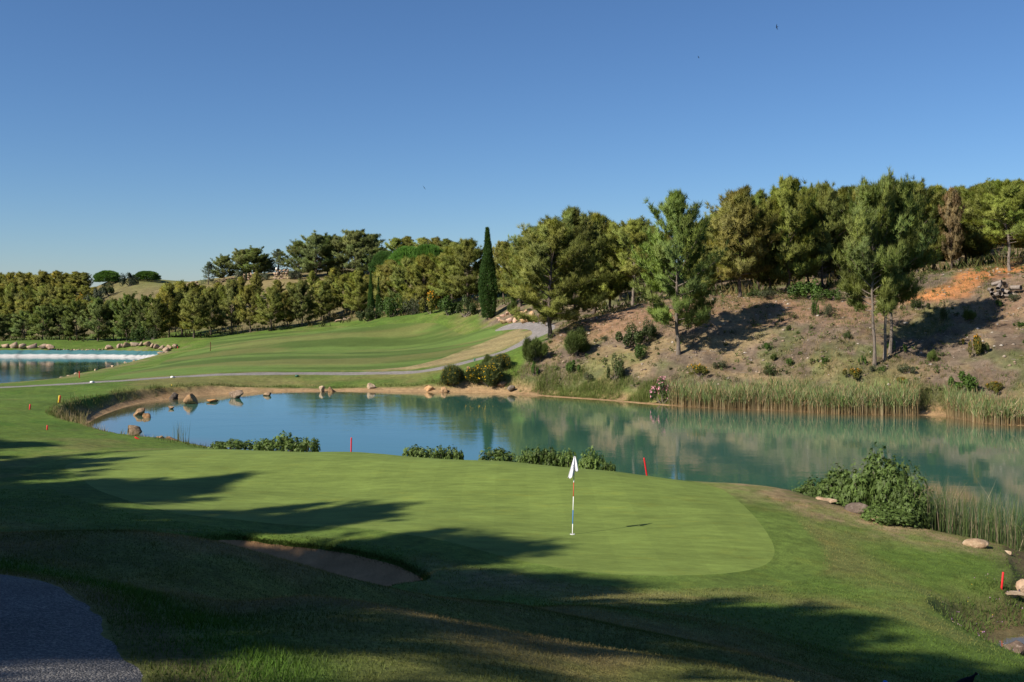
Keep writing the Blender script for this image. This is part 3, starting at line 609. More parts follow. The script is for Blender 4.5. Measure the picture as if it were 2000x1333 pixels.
def umbrella(seed, H, R, base, n=1700, cz=0.45):
    rg = np.random.default_rng(seed); wood = []
    tr = tube([(0, 0, 0), (0.1, 0, H * 0.25), (0.05, 0.1, H * 0.5), (0, 0, H * 0.75)], [0.26, 0.2, 0.18, 0.05], 8)
    nl = 34; P = []; Dd = []; T = []
    for i in range(nl):
        rr_ = R * math.sqrt((i + 0.5) / nl); a = i * 2.4 + rg.normal(0, 0.2); cx, cy = rr_ * math.cos(a), rr_ * math.sin(a)
        zz = H * (cz + (0.92 - cz) * math.sqrt(max(0, 1 - (rr_ / (R * 1.08)) ** 2))); rc = R * rg.uniform(0.26, 0.38); zz *= rg.uniform(0.62, 1.0) if i > 6 else 1.0
        wood.append(tube([(0, 0, H * 0.35), (cx * 0.5, cy * 0.5, H * 0.5), (cx, cy, zz - 0.2)], [0.09, 0.06, 0.02], 4))
        m = n // nl; d = unit(rg.normal(size=(m, 3)) + np.array([0, 0, 0.5])); d[:, 2] = np.where(d[:, 2] < -0.25, -d[:, 2], d[:, 2])
        P.append(np.array([cx, cy, zz]) + d * rc * np.array([1, 1, 0.62]) * rg.uniform(0.75, 1.0, (m, 1))); Dd.append(d + np.array([0, 0, 0.5])); T.append(np.repeat((np.array(base) * rg.uniform(0.85, 1.15))[None], m, 0))
    v, f, c = needles(np.vstack(P), np.vstack(Dd), 11, 0.5, 0.05, 0.55, np.vstack(T), rg)
    return dict(trunk=tr, branches=join(wood), crown=(v, f, c), H=float(v[:, 2].max()), W=float(np.quantile(np.hypot(v[:, 0], v[:, 1]), 0.98)))
def leaves(P, Nn, size, tint, rg, aspect=0.5):
    """one pointed four-cornered leaf per point, lying roughly across Nn"""
    n = len(P); Nn = unit(Nn + 0.5 * rg.normal(size=(n, 3))); a = unit(np.cross(Nn, rg.normal(size=(n, 3)))); b = np.cross(Nn, a); s = size * rg.uniform(0.6, 1.25, (n, 1))
    droop = Nn * s * 0.15
    V = np.stack([P - a * s * 0.5 - droop, P - b * s * aspect * 0.5, P + a * s * 0.5 - droop, P + b * s * aspect * 0.5], 1).reshape(-1, 3)
    i = np.arange(n)[:, None] * 4; F = np.concatenate([i + np.array([0, 1, 2]), i + np.array([0, 2, 3])])
    return V, F, np.repeat(tint * rg.uniform(0.75, 1.25, (n, 1)), 4, 0)
def palmate(P, Nn, size, tint, rg):
    """five-lobed leaf (ten triangles) per point"""
    n = len(P); Nn = unit(Nn + 0.35 * rg.normal(size=(n, 3))); a = unit(np.cross(Nn, rg.normal(size=(n, 3)))); b = np.cross(Nn, a); s = size * rg.uniform(0.6, 1.25, (n, 1))
    ang = np.array([180, 150, 115, 90, 62, 35, 0, -35, -62, -90, -115, -150]) * np.pi / 180; rad = np.array([0.15, 0.35, 0.75, 0.34, 0.92, 0.36, 1.0, 0.36, 0.92, 0.34, 0.75, 0.35]) * 0.6
    R = [P - Nn * s * 0.0]
    for t, r in zip(ang, rad): R.append(P + s * r * (a * math.cos(t) + b * math.sin(t)) - Nn * s * r * 0.30)
    V = np.stack(R, 1).reshape(-1, 3); i = np.arange(n)[:, None] * 13
    F = np.concatenate([i + np.array([0, 1 + k, 1 + (k + 1) % 12]) for k in range(12)])
    return V, F, np.repeat(tint * rg.uniform(0.75, 1.3, (n, 1)), 13, 0)
def shrub(seed, R, n, size, base, lobes=7, kind='leaf', aspect=0.5, flowers=None, stems=7, flat=0.0, inner=0.35):
    rg = np.random.default_rng(seed); R = np.array(R, float); P = []; Dn = []; wood = []; base = np.array(base); T = []
    for i in range(lobes):
        a = rg.uniform(0, 6.28); q = math.sqrt(rg.uniform(0, 0.95)) if i else 0.0
        c = np.array([q * R[0] * math.cos(a), q * R[1] * math.sin(a), R[2] * rg.uniform(0.40, 0.75) * (1 - 0.45 * q)]); rl = R * rg.uniform(0.20, 0.50) * np.array([1, 1, rg.uniform(0.7, 1.2)])
        m = n // lobes; d = unit(rg.normal(size=(m, 3)) + np.array([0, 0, 0.25])); p = c + d * rl * (rg.uniform(inner, 1.0, (m, 1)) ** 0.5); p[:, 2] = np.abs(p[:, 2]) + 0.02
        P.append(p); Dn.append(d + np.array([0, 0, 0.4])); T.append(np.repeat((base * rg.uniform(0.8, 1.2))[None], m, 0)); wood.append(tube([(rg.normal(0, 0.06), rg.normal(0, 0.06), -0.05), c * np.array([0.6, 0.6, 0.55]), c + np.array([0, 0, rl[2] * 0.6])], [0.02 * R[2] + 0.008, 0.014 * R[2] + 0.005, 0.004], 4))
    P = np.vstack(P); Dn = np.vstack(Dn); T = np.vstack(T)
    if kind == 'leaf': v, f, c = leaves(P, Dn, size, T, rg, aspect)
    elif kind == 'palm': v, f, c = palmate(P, Dn, size, T, rg)
    else: v, f, c = needles(P, Dn * np.array([0.7, 0.7, 1]) + np.array([0, 0, 0.9]), 5, size, size * 0.05, 0.45, T, rg)
    d = dict(branches=join(wood), crown=(v, f, c), H=float(np.quantile(v[:, 2], 0.995)), W=float(np.quantile(np.hypot(v[:, 0], v[:, 1]), 0.96)))
    if flowers is not None:
        fc, fn, fs, low = flowers; idx = np.argsort(-(P[:, 2] + rg.normal(0, R[2] * 0.22 * low, len(P))))[:fn]
        d['flowers'] = leaves(P[idx] + unit(Dn[idx]) * size * 0.5, Dn[idx] + np.array([0, -0.6, 0]), fs, np.repeat(np.array(fc)[None], fn, 0), rg, 0.9)
    return d
def shrub_meshes(name, d, leafmat=None):
    o = to_meshes(name, {k: v for k, v in d.items() if k != 'flowers'}, M['bark_pale'], leafmat or M['leaf']); o['crown_name'] = 'foliage'
    if 'flowers' in d:
        v, f, c = d['flowers']; me = me_from(name + '_flowers', v, f, None, False, c); me.materials.append(M['petal']); o['flowers'] = me
    return o
ORD = ['first', 'second', 'third', 'fourth', 'fifth', 'sixth', 'seventh', 'eighth', 'ninth', 'tenth', 'eleventh', 'twelfth', 'thirteenth', 'fourteenth', 'fifteenth', 'sixteenth', 'seventeenth', 'eighteenth', 'nineteenth', 'twentieth', 'twenty-first', 'twenty-second', 'twenty-third', 'twenty-fourth']

# ------------------------------------------------------------------ tree kinds
NEED = M['needle']
ALEPPO = [to_meshes('aleppo_pine_%d' % i, pine_mesh(40 + i, W=w_, cb=cb_, limbs=l_), M['bark'], NEED) for i, (w_, cb_, l_) in enumerate([(4.4, 0.12, 58), (4.0, 0.20, 54), (4.8, 0.16, 58), (3.6, 0.13, 54)])]
FOREST = [to_meshes('forest_pine_%d' % i, pine_mesh(60 + i, W=3.7, cb=0.16, limbs=50, subs=6, tufts=6, base=(0.182, 0.202, 0.058), k=19, L=0.74, w=0.040), M['bark'], NEED) for i in range(4)]
HERO = [to_meshes('tall_pine_%d' % i, pine_mesh(80 + i, H=16, W=4.6, cb=c_, limbs=50, subs=9, tufts=7, base=b_, k=21, L=0.62, w=0.027, lean=ln_, dead=d_, top=0.9), bk, NEED)
    for i, (c_, b_, ln_, d_, bk) in enumerate([(0.15, (0.146, 0.188, 0.056), 0.0, 14, M['bark_pale']), (0.33, (0.160, 0.200, 0.058), -0.03, 10, M['bark_pale']), (0.33, (0.158, 0.204, 0.056), 0.05, 12, M['bark_pale']), (0.14, (0.170, 0.196, 0.056), 0.02, 6, M['bark'])])]
RIDGE = [to_meshes('ridge_pine_%d' % i, pine_mesh(100 + i, W=5.4, cb=0.10, limbs=48, subs=7, tufts=6, base=(0.118, 0.152, 0.050), k=18, L=0.74, w=0.048), M['bark'], NEED) for i in range(3)]
CYPRESS = to_meshes('cypress', spindle(5, 15.5, 1.42, 5200, (0.048, 0.092, 0.026), 6, 0.40, 0.045), M['bark'], NEED)
STONEP = [to_meshes('stone_pine_%d' % i, spindle(7 + i, 4.6, 4.9, 4600, (0.066, 0.125, 0.032), 7, 0.5, 0.06, lambda t: np.sqrt(np.clip(1 - ((t - 0.34) / 0.67) ** 2, 0.0, 1)), 0.5), M['bark'], NEED) for i in range(2)]
CEDAR = to_meshes('cedar', pine_mesh(131, H=9, W=3.6, cb=0.08, limbs=34, subs=7, tufts=5, base=(0.080, 0.108, 0.078), k=9, L=0.34, w=0.045, droop=0.35, prof=lambda f: 1.05 * (1 - f) ** 0.8 + 0.08), M['bark'], NEED)
OLIVE = shrub_meshes('olive', shrub(141, (2.4, 2.4, 3.6), 2600, 0.36, (0.105, 0.125, 0.075), 12, stems=3)); OLIVE['crown_name'] = 'crown'

# ------------------------------------------------------------------ trees: column, top row, distance -> place and height
def tree_at(name, proto, u, vt, D, label, cat='tree', group=None, wpx=None, color=(1, 1, 1, 1), vb=None, tilt=0.0, rot=None):
    x, y = XD(u, D); D = y; z = hz(x, y); ztop = EYE + D * (VH - vt) / FPX
    return put_tree(name, proto, x, y, max(ztop - z, 1.5), label, cat, group, None if wpx is None else wpx * D / FPX / 2, rot, color, z, tilt)
def row(name, protos, L, D, text, group, seed, cmul=(1, 1, 1), dv=6):
    rg = random.Random(seed)
    for k, t in enumerate(sorted(L)):
        u, vt = t[0], t[1]; d = t[2] if len(t) > 2 else D + rg.uniform(-dv, dv); w = t[3] if len(t) > 3 else None
        g = rg.uniform(0.88, 1.12); c = (cmul[0] * g * rg.uniform(0.9, 1.12), cmul[1] * g, cmul[2] * g * rg.uniform(0.85, 1.15), 1)
        tree_at(name, protos[rg.randrange(len(protos))], u, vt, d, text % ORD[k] if '%s' in text else text, 'tree', group, w, c, rot=rg.uniform(0, 6.28))

tree_at('pine_tree', HERO[0], 1325, 372, 110, 'bright green pine standing alone on the bare slope above the reeds', wpx=150, color=(1.0, 1.04, 1.0, 1), rot=0.4)
tree_at('pine_tree', HERO[1], 1708, 352, 98, 'leftmost pine of the three trunks rising close together on the right slope', group='three pines growing close together', wpx=135, rot=2.0)
tree_at('pine_tree', HERO[1], 1728, 338, 99.5, 'middle pine of the three trunks rising close together on the right slope', group='three pines growing close together', wpx=120, rot=4.0)
tree_at('pine_tree', HERO[2], 1738, 352, 101, 'right-hand leaning pine of the three trunks on the right slope', group='three pines growing close together', wpx=140, rot=0.2)
tree_at('pine_tree', HERO[3], 1075, 425, 130, 'full-crowned pine with a bare curved trunk beside the bend of the cart path', wpx=165, rot=1.0, color=(1.05, 1.0, 0.95, 1))
tree_at('pine_tree', HERO[3], 1122, 404, 138, 'dark-trunked pine just behind the pine at the path bend', wpx=140, rot=3.0, color=(0.92, 0.95, 0.95, 1))
tree_at('pine_tree', HERO[1], 1236, 425, 137, 'pine with a pale slim trunk between the path pines and the lone pine', wpx=120, rot=5.0, color=(1.15, 1.05, 0.9, 1))
tree_at('pine_tree', HERO[2], 1972, 347, 126, 'pine with a grey trunk and dead lower twigs above the orange soil', wpx=130, rot=2.6, color=(1.1, 1.05, 0.9, 1))
tree_at('pine_tree', ALEPPO[1], 1446, 364, 133, 'browning pine at the left end of the clearing', wpx=120, color=(1.12, 0.94, 1.0, 1), rot=1.3)
tree_at('pine_tree', ALEPPO[3], 1858, 366, 134, 'withered pinkish brown pine behind the orange soil', wpx=50, color=(1.5, 1.0, 1.9, 1), rot=1.7)
row('pine_tree', ALEPPO, [(1160, 416, 147, 110), (1192, 432, 146, 90), (1212, 442, 158, 100), (1042, 440, 168, 100), (1016, 462, 176, 90), (1268, 440, 160, 90), (1378, 430, 158, 95), (1400, 412, 152, 100), (1375, 452, 146, 70)], 150, '%s pine from the left in the wood between cypress and clearing', 'pines between the cypress and the clearing', 3, (1.0, 1.0, 0.9))
row('pine_tree', ALEPPO + FOREST[:1], [(1482, 372, 140, 100), (1504, 388, 136, 90), (1540, 345, 135, 125), (1578, 362, 140, 100), (1606, 356, 137, 105), (1640, 366, 139, 110), (1668, 372, 142, 110), (1790, 352, 136, 120), (1822, 362, 139, 110), (1888, 366, 142, 100), (1915, 358, 138, 110), (2012, 352, 130, 120)], 138, '%s pine from the left in the front row along the top of the clearing', 'front row of pines above the clearing', 4, (1.03, 1.02, 0.9))
row('pine_tree', FOREST, [(u, vt) for u, vt in ((1415, 402), (1450, 385), (1475, 392), (1512, 368), (1530, 380), (1560, 372), (1590, 370), (1622, 382), (1655, 362), (1690, 362), (1715, 372), (1750, 362), (1770, 366), (1805, 366), (1838, 372), (1870, 362), (1900, 372), (1935, 352), (1952, 360), (1985, 350), (2030, 352), (2060, 350))], 158, '%s crown from the left along the skyline of the right-hand wood', 'pines deep in the right-hand wood', 6, (1.05, 1.05, 0.9), 9)
row('pine_tree', FOREST, [(u, vt) for u, vt in ((1060, 440), (1100, 432), (1140, 432), (1180, 440), (1225, 446), (1260, 448), (1305, 452), (1345, 440), (1390, 425))], 182, '%s skyline crown from the left between the path pines and clearing', 'pines deep in the middle wood', 8, (1.0, 1.0, 0.9), 9)
tree_at('cypress_tree', CYPRESS, 953, 441, 177, 'tall dark green cypress spire beside the fairway top', wpx=36, cat='cypress', rot=0.6)
tree_at('cypress_tree', CYPRESS, 724, 526, 214, 'slim dark cypress, the taller of the pair behind the fairway', wpx=13, cat='cypress', group='pair of slim cypresses', rot=1.6)
tree_at('cypress_tree', CYPRESS, 739, 540, 219, 'slim dark cypress, the shorter of the pair behind the fairway', wpx=11, cat='cypress', group='pair of slim cypresses', rot=2.6)
row('pine_tree', ALEPPO, [(766, 508, 222, 80), (796, 502, 218, 80), (826, 498, 214, 80), (858, 500, 216, 80), (884, 480, 208, 90), (914, 466, 204, 95), (984, 470, 200, 70), (1006, 482, 192, 60), (700, 528, 228, 60), (742, 530, 232, 60)], 210, '%s pine from the left in the clump either side of the tall cypress', 'pines around the tall cypress', 9, (1.0, 0.98, 0.85))
row('pine_tree', ALEPPO, [(379, 563, 226, 64), (412, 560, 232, 50), (453, 545, 230, 60), (489, 555, 228, 56), (530, 560, 225, 66), (562, 568, 230, 44), (590, 546, 226, 56), (626, 548, 232, 52), (643, 540, 238, 56), (677, 534, 234, 60)], 228, '%s pine from the left in the row along the back of the fairway', 'pines along the back of the fairway', 10, (1.0, 0.94, 0.85))
row('pine_tree', FOREST + ALEPPO[:2], [(330, 552, 262), (355, 548, 270), (398, 566, 262), (432, 556, 258), (470, 540, 264), (500, 530, 268), (545, 548, 262), (575, 552, 258), (612, 528, 262), (655, 522, 258), (690, 530, 252), (716, 536, 246)], 258, '%s pine from the left in the second rank behind the fairway row', 'second rank of pines behind the fairway', 12, (1.0, 0.95, 0.8))
row('pine_tree', RIDGE, [(8, 612, 272, 60), (48, 606, 270, 60), (84, 596, 268, 60), (116, 592, 269, 60), (150, 586, 268, 60), (191, 580, 266, 66), (222, 584, 268, 56), (248, 572, 264, 62), (282, 574, 262, 56), (306, 580, 258, 56), (-25, 600, 270, 60)], 268, '%s dark pine from the left in the row behind the far lake', 'dark pines behind the far lake', 14, (0.95, 1.0, 0.9))
rg = random.Random(17)
row('pine_tree', FOREST, [(u + rg.uniform(-7, 7), 556 - 0.035 * (u - 320) + rg.uniform(-5, 7), 276 + rg.uniform(-6, 6), 46) for u in range(318, 740, 27)], 276, '%s pine from the left in the third rank below the terrace walls', 'third rank of pines below the terraces', 23, (1.0, 0.96, 0.82))
for vt, d, us, nm in ((530, 385, range(-30, 186, 18), 'top'), (556, 350, range(-20, 190, 20), 'middle'), (585, 315, range(-30, 330, 24), 'lowest')):
    row('pine_tree', FOREST, [(u + rg.uniform(-6, 6), vt + rg.uniform(-4, 5), d, 46) for u in us], d, '%s pine from the left in the ' + nm + ' rank of the left hill wood', 'pines of the left hill wood', 18 + d, (0.95, 0.92, 0.8))
tree_at('stone_pine', STONEP[0], 210, 527, 380, 'left one of two round-crowned pines on the left skyline', group='round-crowned skyline pines', wpx=50)
tree_at('stone_pine', STONEP[1], 287, 528, 382, 'right one of two round-crowned pines on the left skyline', group='round-crowned skyline pines', wpx=52)
tree_at('oak_tree', OLIVE, 253, 533, 366, 'ragged dark tree between the two round skyline pines', wpx=34, color=(0.35, 0.42, 0.38, 1))
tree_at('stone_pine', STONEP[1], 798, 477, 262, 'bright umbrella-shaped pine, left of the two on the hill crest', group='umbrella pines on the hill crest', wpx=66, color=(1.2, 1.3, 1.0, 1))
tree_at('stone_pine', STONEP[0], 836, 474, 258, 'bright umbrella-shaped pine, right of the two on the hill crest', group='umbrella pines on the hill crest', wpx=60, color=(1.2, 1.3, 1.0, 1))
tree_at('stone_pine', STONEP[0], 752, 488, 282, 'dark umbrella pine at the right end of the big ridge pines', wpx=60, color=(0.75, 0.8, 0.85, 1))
tree_at('cedar_tree', CEDAR, 407, 511, 306, 'blue-grey pointed cedar at the left end of the terraces', wpx=36)
tree_at('cedar_tree', CEDAR, 545, 486, 318, 'blue-green cedar between two clumps of ridge pines', wpx=56)
row('pine_tree', RIDGE, [(438, 497, 312, 58), (472, 486, 314, 62), (498, 481, 312, 70), (516, 496, 316, 50)], 312, '%s from the left of the ridge pines above the terrace walls', 'ridge pines above the terrace walls', 20)
row('pine_tree', RIDGE, [(582, 470, 304, 76), (618, 453, 302, 84), (640, 458, 308, 76), (662, 462, 305, 80), (694, 448, 302, 92), (722, 455, 304, 80), (738, 480, 300, 64)], 303, '%s from the left of the tall dark pines on the ridge', 'tall dark ridge pines', 21)
row('pine_tree', FOREST, [(772, 464, 312, 50), (796, 461, 314, 54), (826, 464, 310, 54), (850, 463, 308, 54), (872, 466, 306, 50), (888, 472, 304, 50)], 308, '%s from the left of the pines behind the umbrella pines', 'pines behind the umbrella pines', 22)
for k, (u, vt, D, w, g) in enumerate(((490 - 18, 528, 303, 30, 1.0), (515, 532, 300, 26, 0.9), (452, 548, 300, 12, 0.8), (578, 528, 298, 34, 0.5), (186, 563, 330, 32, 0.95))):
    tree_at('olive_tree', OLIVE, u, vt, D, ['silvery olive tree before the terrace wall, left of its neighbour', 'silvery olive tree beside the short terrace wall', 'small round olive on the slope below the terraces', 'dark bushy tree right of the short terrace wall', 'grey-green bushy tree at the edge of the left hill wood'][k], 'tree', 'olive-like trees on the far slope', w, (g, g, g, 1))

# pines beside and behind the camera: out of the picture, they throw the shade on the mounds and the green
shade = [(-24, 16.5, 17), (-29, 21, 17), (-34, 25, 17), (-38, 30, 17), (-45, 36, 16), (-21, 12, 17), (-27, 11, 17), (-18.5, 8, 16), (-15, 5, 16), (-22, 4, 17), (-13.6, 1.0, 9), (-32, 14, 17), (-40, 20, 17), (-18.6, -2.9, 15.5), (-25.6, -5, 17), (-11.7, -4.8, 13), (-14.6, -10.6, 15.5), (-8.8, -9.5, 14), (-10.5, 3.2, 15.5), (-50, 28, 17), (-34, 4, 17), (-9.2, -2.2, 9)]
for k, (x, y, h) in enumerate(shade):
    put_tree('pine_tree', ALEPPO[k % 4], x, y, h, 'pine out of view left of the camera, ' + ORD[k % 20] + (' in the near line' if k < 20 else ' in the rear line') + ' of shade trees', 'tree', 'shade pines by the camera', 3.6 + (k % 3) * 0.4)

# ------------------------------------------------------------------ finding the ground under a pixel, rocks
def ico(sub):
    bm = bmesh.new(); bmesh.ops.create_icosphere(bm, subdivisions=sub, radius=1.0)
    v = np.array([p.co[:] for p in bm.verts]); f = np.array([[q.index for q in p.verts] for p in bm.faces]); bm.free(); return v, f
ICO = {k: ico(k) for k in (1, 2, 3, 4)}
def rock_mesh(seed, dims, sub=3, cuts=9, rough=0.10, lo=0.45, hi=0.85):
    rg = np.random.default_rng(seed); v, f = ICO[sub]; v = v.copy()
    for i in range(cuts):
        n = unit(rg.normal(size=3)); o = rg.uniform(lo, hi); d = v @ n - o; v = v - np.maximum(d, 0)[:, None] * n
    nz = fbm(v[:, 0] * 3.1 + v[:, 2] * 2.3 + seed, v[:, 1] * 3.1 - v[:, 2] * 2.7, seed % 17, 4) - 0.5
    v = v * (1 + rough * 2 * nz)[:, None]; v = v / np.abs(v).max(0)
    return me_from('rock_%d' % seed, v * np.array(dims) * 0.5, f, None, sub >= 4)
def rock_at(name, u, v, wpx, hpx, mat, label, seed, z=None, D=None, dep=0.8, sink=0.45, color=(1, 1, 1, 1), cat='boulder', group=None, cuts=16, rough=0.20, rot=0.0, **kw):
    if z is not None and D is None:
        z = z * 0.7 if z > 0 else z
        x, y = XR(u, (EYE - z) * FPX / (v - VH)); zz = max(hz(x, y), LZ if z == LZ else 0.0)
    elif D is None: x, y, zz = ray_hit(u, v, 18.0)
    else: x, y = XD(u, D); zz = hz(x, y)
    s = y / FPX; w, h = wpx * s, hpx * s
    me = rock_mesh(seed, (w, max(w * dep, h * 0.6), h * (1 + sink)), 3, cuts, rough, 0.28, 0.72); me.materials.append(M[mat])
    o = link(name, me, None, None, (x, y, zz + h * (1 + sink) * 0.5 - h * sink)); o.rotation_euler = (0, 0, rot); o.color = color
    o['label'] = label; o['category'] = cat
    if group: o['group'] = group
    return o
B = 'boulders in the pond'
rock_at('boulder', 262, 851, 37, 21, 'rock_dark', 'dark blocky boulder alone in the left end of the pond', 1, 0.0, color=(1.2, 1.1, 0.9, 1), group=B)
rock_at('boulder', 277, 811, 32, 15, 'rock', 'broad tan boulder in the pond with a small rock at its foot', 2, 0.0, group=B, color=(1.2, 1.1, 1, 1))
rock_at('boulder', 289, 816, 18, 9, 'rock', 'small tan rock leaning on the broad boulder in the pond', 3, 0.0, group=B, color=(1.2, 1.0, 0.8, 1))
rock_at('boulder', 306, 873, 33, 20, 'rock', 'pale tan boulder by the near bank, left of a brown one', 4, 0.0, group=B, color=(1.3, 1.25, 1.1, 1))
rock_at('boulder', 333, 874, 36, 17, 'rock', 'rounded brown boulder by the near bank beside thin reeds', 5, 0.0, group=B, color=(0.85, 0.75, 0.7, 1))
rock_at('boulder', 340, 780, 26, 18, 'rock_dark', 'dark shaded boulder on the far left bank', 6, D=107, color=(0.7, 0.7, 0.7, 1))
rock_at('boulder', 367, 789, 38, 20, 'rock', 'large tan angular boulder at the foot of the far left bank', 7, 0.0, group=B, color=(1.35, 1.2, 1, 1))
rock_at('boulder', 334, 799, 13, 6, 'rock', 'tiny rock breaking the water left of the large tan boulder', 8, 0.0, group=B)
rock_at('boulder', 412, 786, 26, 6, 'rock', 'flat orange-tan rock just above the water', 9, 0.0, group=B, color=(1.5, 1.15, 0.8, 1))
rock_at('boulder', 461, 778, 34, 16, 'rock_dark', 'grey-brown wedge-shaped boulder near the sandy shore', 10, 0.0, group=B, color=(1.5, 1.35, 1.2, 1))
rock_at('boulder', 521, 773, 18, 8, 'rock', 'small humped rock off the sandy shore', 11, 0.0, group=B)
rock_at('boulder', 630, 765, 14, 13, 'rock_pale', 'pale pointed boulder on the sandy shore', 12, 0.03, group=B, cuts=7)
rock_at('boulder', 647, 765, 16, 12, 'rock', 'tan block beside the pale pointed boulder', 13, 0.03, group=B, color=(1.3, 1.2, 1.1, 1))
rock_at('boulder', 725, 763, 17, 14, 'rock_pale', 'rounded pale boulder alone on the sandy shore', 14, 0.03, group=B, cuts=4)
rock_at('boulder', 840, 765, 29, 12, 'rock', 'long flat boulder on the shore left of the broom', 15, 0.03, group=B, color=(1.5, 1.3, 1.1, 1))
rock_at('boulder', 868, 766, 15, 12, 'rock', 'square tan boulder on the shore below the left broom', 16, 0.03, group=B, color=(1.5, 1.35, 1.2, 1))
rock_at('boulder', 918, 760, 16, 14, 'rock', 'boulder between the two broom bushes, the left of the pair', 17, 0.1, color=(1.3, 1.1, 1, 1))
rock_at('boulder', 935, 762, 20, 12, 'rock_dark', 'boulder between the two broom bushes, the right of the pair', 18, 0.1, color=(1.5, 1.35, 1.2, 1))
rock_at('boulder', 980, 766, 22, 9, 'rock', 'low boulder at the water edge right of the large broom', 19, 0.03, color=(1.1, 1, 0.9, 1))
rock_at('boulder', 997, 745, 20, 12, 'rock_dark', 'grey boulder in the grass right of the large broom', 20, D=117)
rock_at('boulder', 1101, 709, 8, 5, 'rock_pale', 'small pale stone on the slope below the grey bush', 21)
rock_at('boulder', 1676, 1016, 68, 22, 'rock_dark', 'dark elongated boulder under the big leafy bush', 22, 0.75, dep=0.5, color=(0.75, 0.72, 0.72, 1), rot=-0.5)
rock_at('boulder', 1722, 1034, 50, 14, 'rock_pale', 'flat pale slab below the dark boulder by the leafy bush', 23, 0.65, dep=0.6, rot=-0.6, color=(0.8, 0.78, 0.75, 1))
rock_at('boulder', 1605, 984, 60, 14, 'rock_pale', 'flat tan ledge of rock left of the dark boulder', 24, 1.0, dep=0.5, rot=-0.6, color=(0.8, 0.72, 0.65, 1))
rock_at('boulder', 1914, 1076, 72, 17, 'rock_pale', 'low lichen-spotted boulder at the foot of the cattails', 25, 0.45, dep=0.6, color=(0.8, 0.75, 0.7, 1))
rock_at('boulder', 1972, 1082, 20, 8, 'rock_pale', 'small rock right of the lichen-spotted boulder', 26, 0.45)
rock_at('boulder', 1998, 1146, 24, 30, 'rock_pale', 'pink-grey rock cut by the right edge, beside the red stake', 27, 0.75, color=(0.85, 0.75, 0.72, 1))
rock_at('boulder', 1972, 1158, 50, 10, 'rock_pale', 'flat grey stone under the red stake at the right', 28, 0.75, dep=0.5, color=(0.75, 0.72, 0.7, 1))
rock_at('boulder', 686, 880, 40, 6, 'rock_pale', 'flat slab behind the green under a red stake', 29, dep=0.5, color=(0.75, 0.62, 0.52, 1), cat='slab')
rock_at('boulder', 778, 885, 50, 7, 'rock_pale', 'pale flat slab behind the green left of the low shrubs', 30, dep=0.4, cat='slab')
rock_at('boulder', 1235, 918, 56, 7, 'rock_pale', 'long flat slab behind the green beside the leaning red stake', 31, dep=0.35, color=(0.9, 0.8, 0.7, 1), cat='slab')
rock_at('boulder', 1985, 1262, 50, 22, 'rock_dark', 'dark rock in the bank of the small inlet at bottom right', 32, 0.25, color=(0.9, 0.8, 0.75, 1))
rock_at('boulder', 1955, 1292, 40, 16, 'rock_dark', 'dark wet rock at the water of the small inlet', 33, 0.05, color=(0.7, 0.66, 0.62, 1))
STONES = [rock_mesh(300 + i, (1, 0.8, 0.75), 2, 11, 0.12, 0.32, 0.75) for i in range(6)]
for s_ in STONES: s_.materials.append(M['rock_wall'])
def thing(name, loc, label, cat, group=None):
    r = bpy.data.objects.new(name, None); r.empty_display_size = 0.4; COL.objects.link(r); r.location = loc; r['label'] = label; r['category'] = cat
    if group: r['group'] = group
    return r
def child(name, me, parent, loc=(0, 0, 0), rot=(0, 0, 0), scale=(1, 1, 1), mat=None, color=None):
    o = bpy.data.objects.new(name, me); COL.objects.link(o); o.parent = parent; o.location = loc; o.rotation_euler = rot; o.scale = scale
    if mat is not None and len(me.materials) == 0: me.materials.append(mat)
    if color: o.color = color
    return o
rs = random.Random(44)
def stone_row(name, pts, size, label, cat, hscale=0.75, jit=0.2, courses=1, pale=1.0):
    """a line of stones laid along (column, row, height-or-distance) points"""
    P = [ray_hit(u, v, 40) if D is None else (*XD(u, D), hz(*XD(u, D))) for u, v, D in pts]; r = thing(name, P[0], label, cat); o0 = np.array(P[0])
    L = catmull(P, 8, False); d = np.concatenate([[0], np.cumsum(np.linalg.norm(np.diff(L, axis=0), axis=1))])
    for c in range(courses):
        s = (c % 2) * size * 0.5
        while s < d[-1]:
            w = size * rs.uniform(0.7, 1.35); p = np.array([np.interp(s, d, L[:, k]) for k in range(3)]) - o0; g = rs.uniform(0.8, 1.2) * pale
            child('stone', STONES[rs.randrange(6)], r, (p[0], p[1] + rs.uniform(-jit, jit) * size, hz(*(p + o0)[:2]) - o0[2] + size * hscale * (0.32 + 0.80 * c)), (rs.uniform(-0.2, 0.2), rs.uniform(-0.2, 0.2), rs.uniform(0, 6.28)), (w * 1.15, w, size * hscale * rs.uniform(1.0, 1.5)), None, (g, g * rs.uniform(0.95, 1.05), g * rs.uniform(0.9, 1.1), 1))
            s += w * 0.95
    return r
stone_row('stone_edging', [(-30, 681, 254), (0, 681, 254), (60, 680, 254), (112, 681, 253)], 1.7, 'row of large rounded stones above the far lake liner at left edge', 'stone edging', pale=1.05)
stone_row('stone_edging', [(112, 682, 252), (160, 682, 251), (205, 682, 250)], 0.7, 'line of low rubble in the middle of the far lake bank', 'stone edging', 0.5)
stone_row('stone_edging', [(208, 680, 250), (240, 681, 246), (280, 684, 238), (322, 687, 228), (355, 684, 224)], 1.5, 'row of orange stones curving round the right end of the far lake', 'stone edging', pale=1.1)
stone_row('stone_edging', [(322, 691, 224), (326, 697, 216), (316, 700, 211)], 1.3, 'tumble of pale stones where the liner ends', 'stone edging')
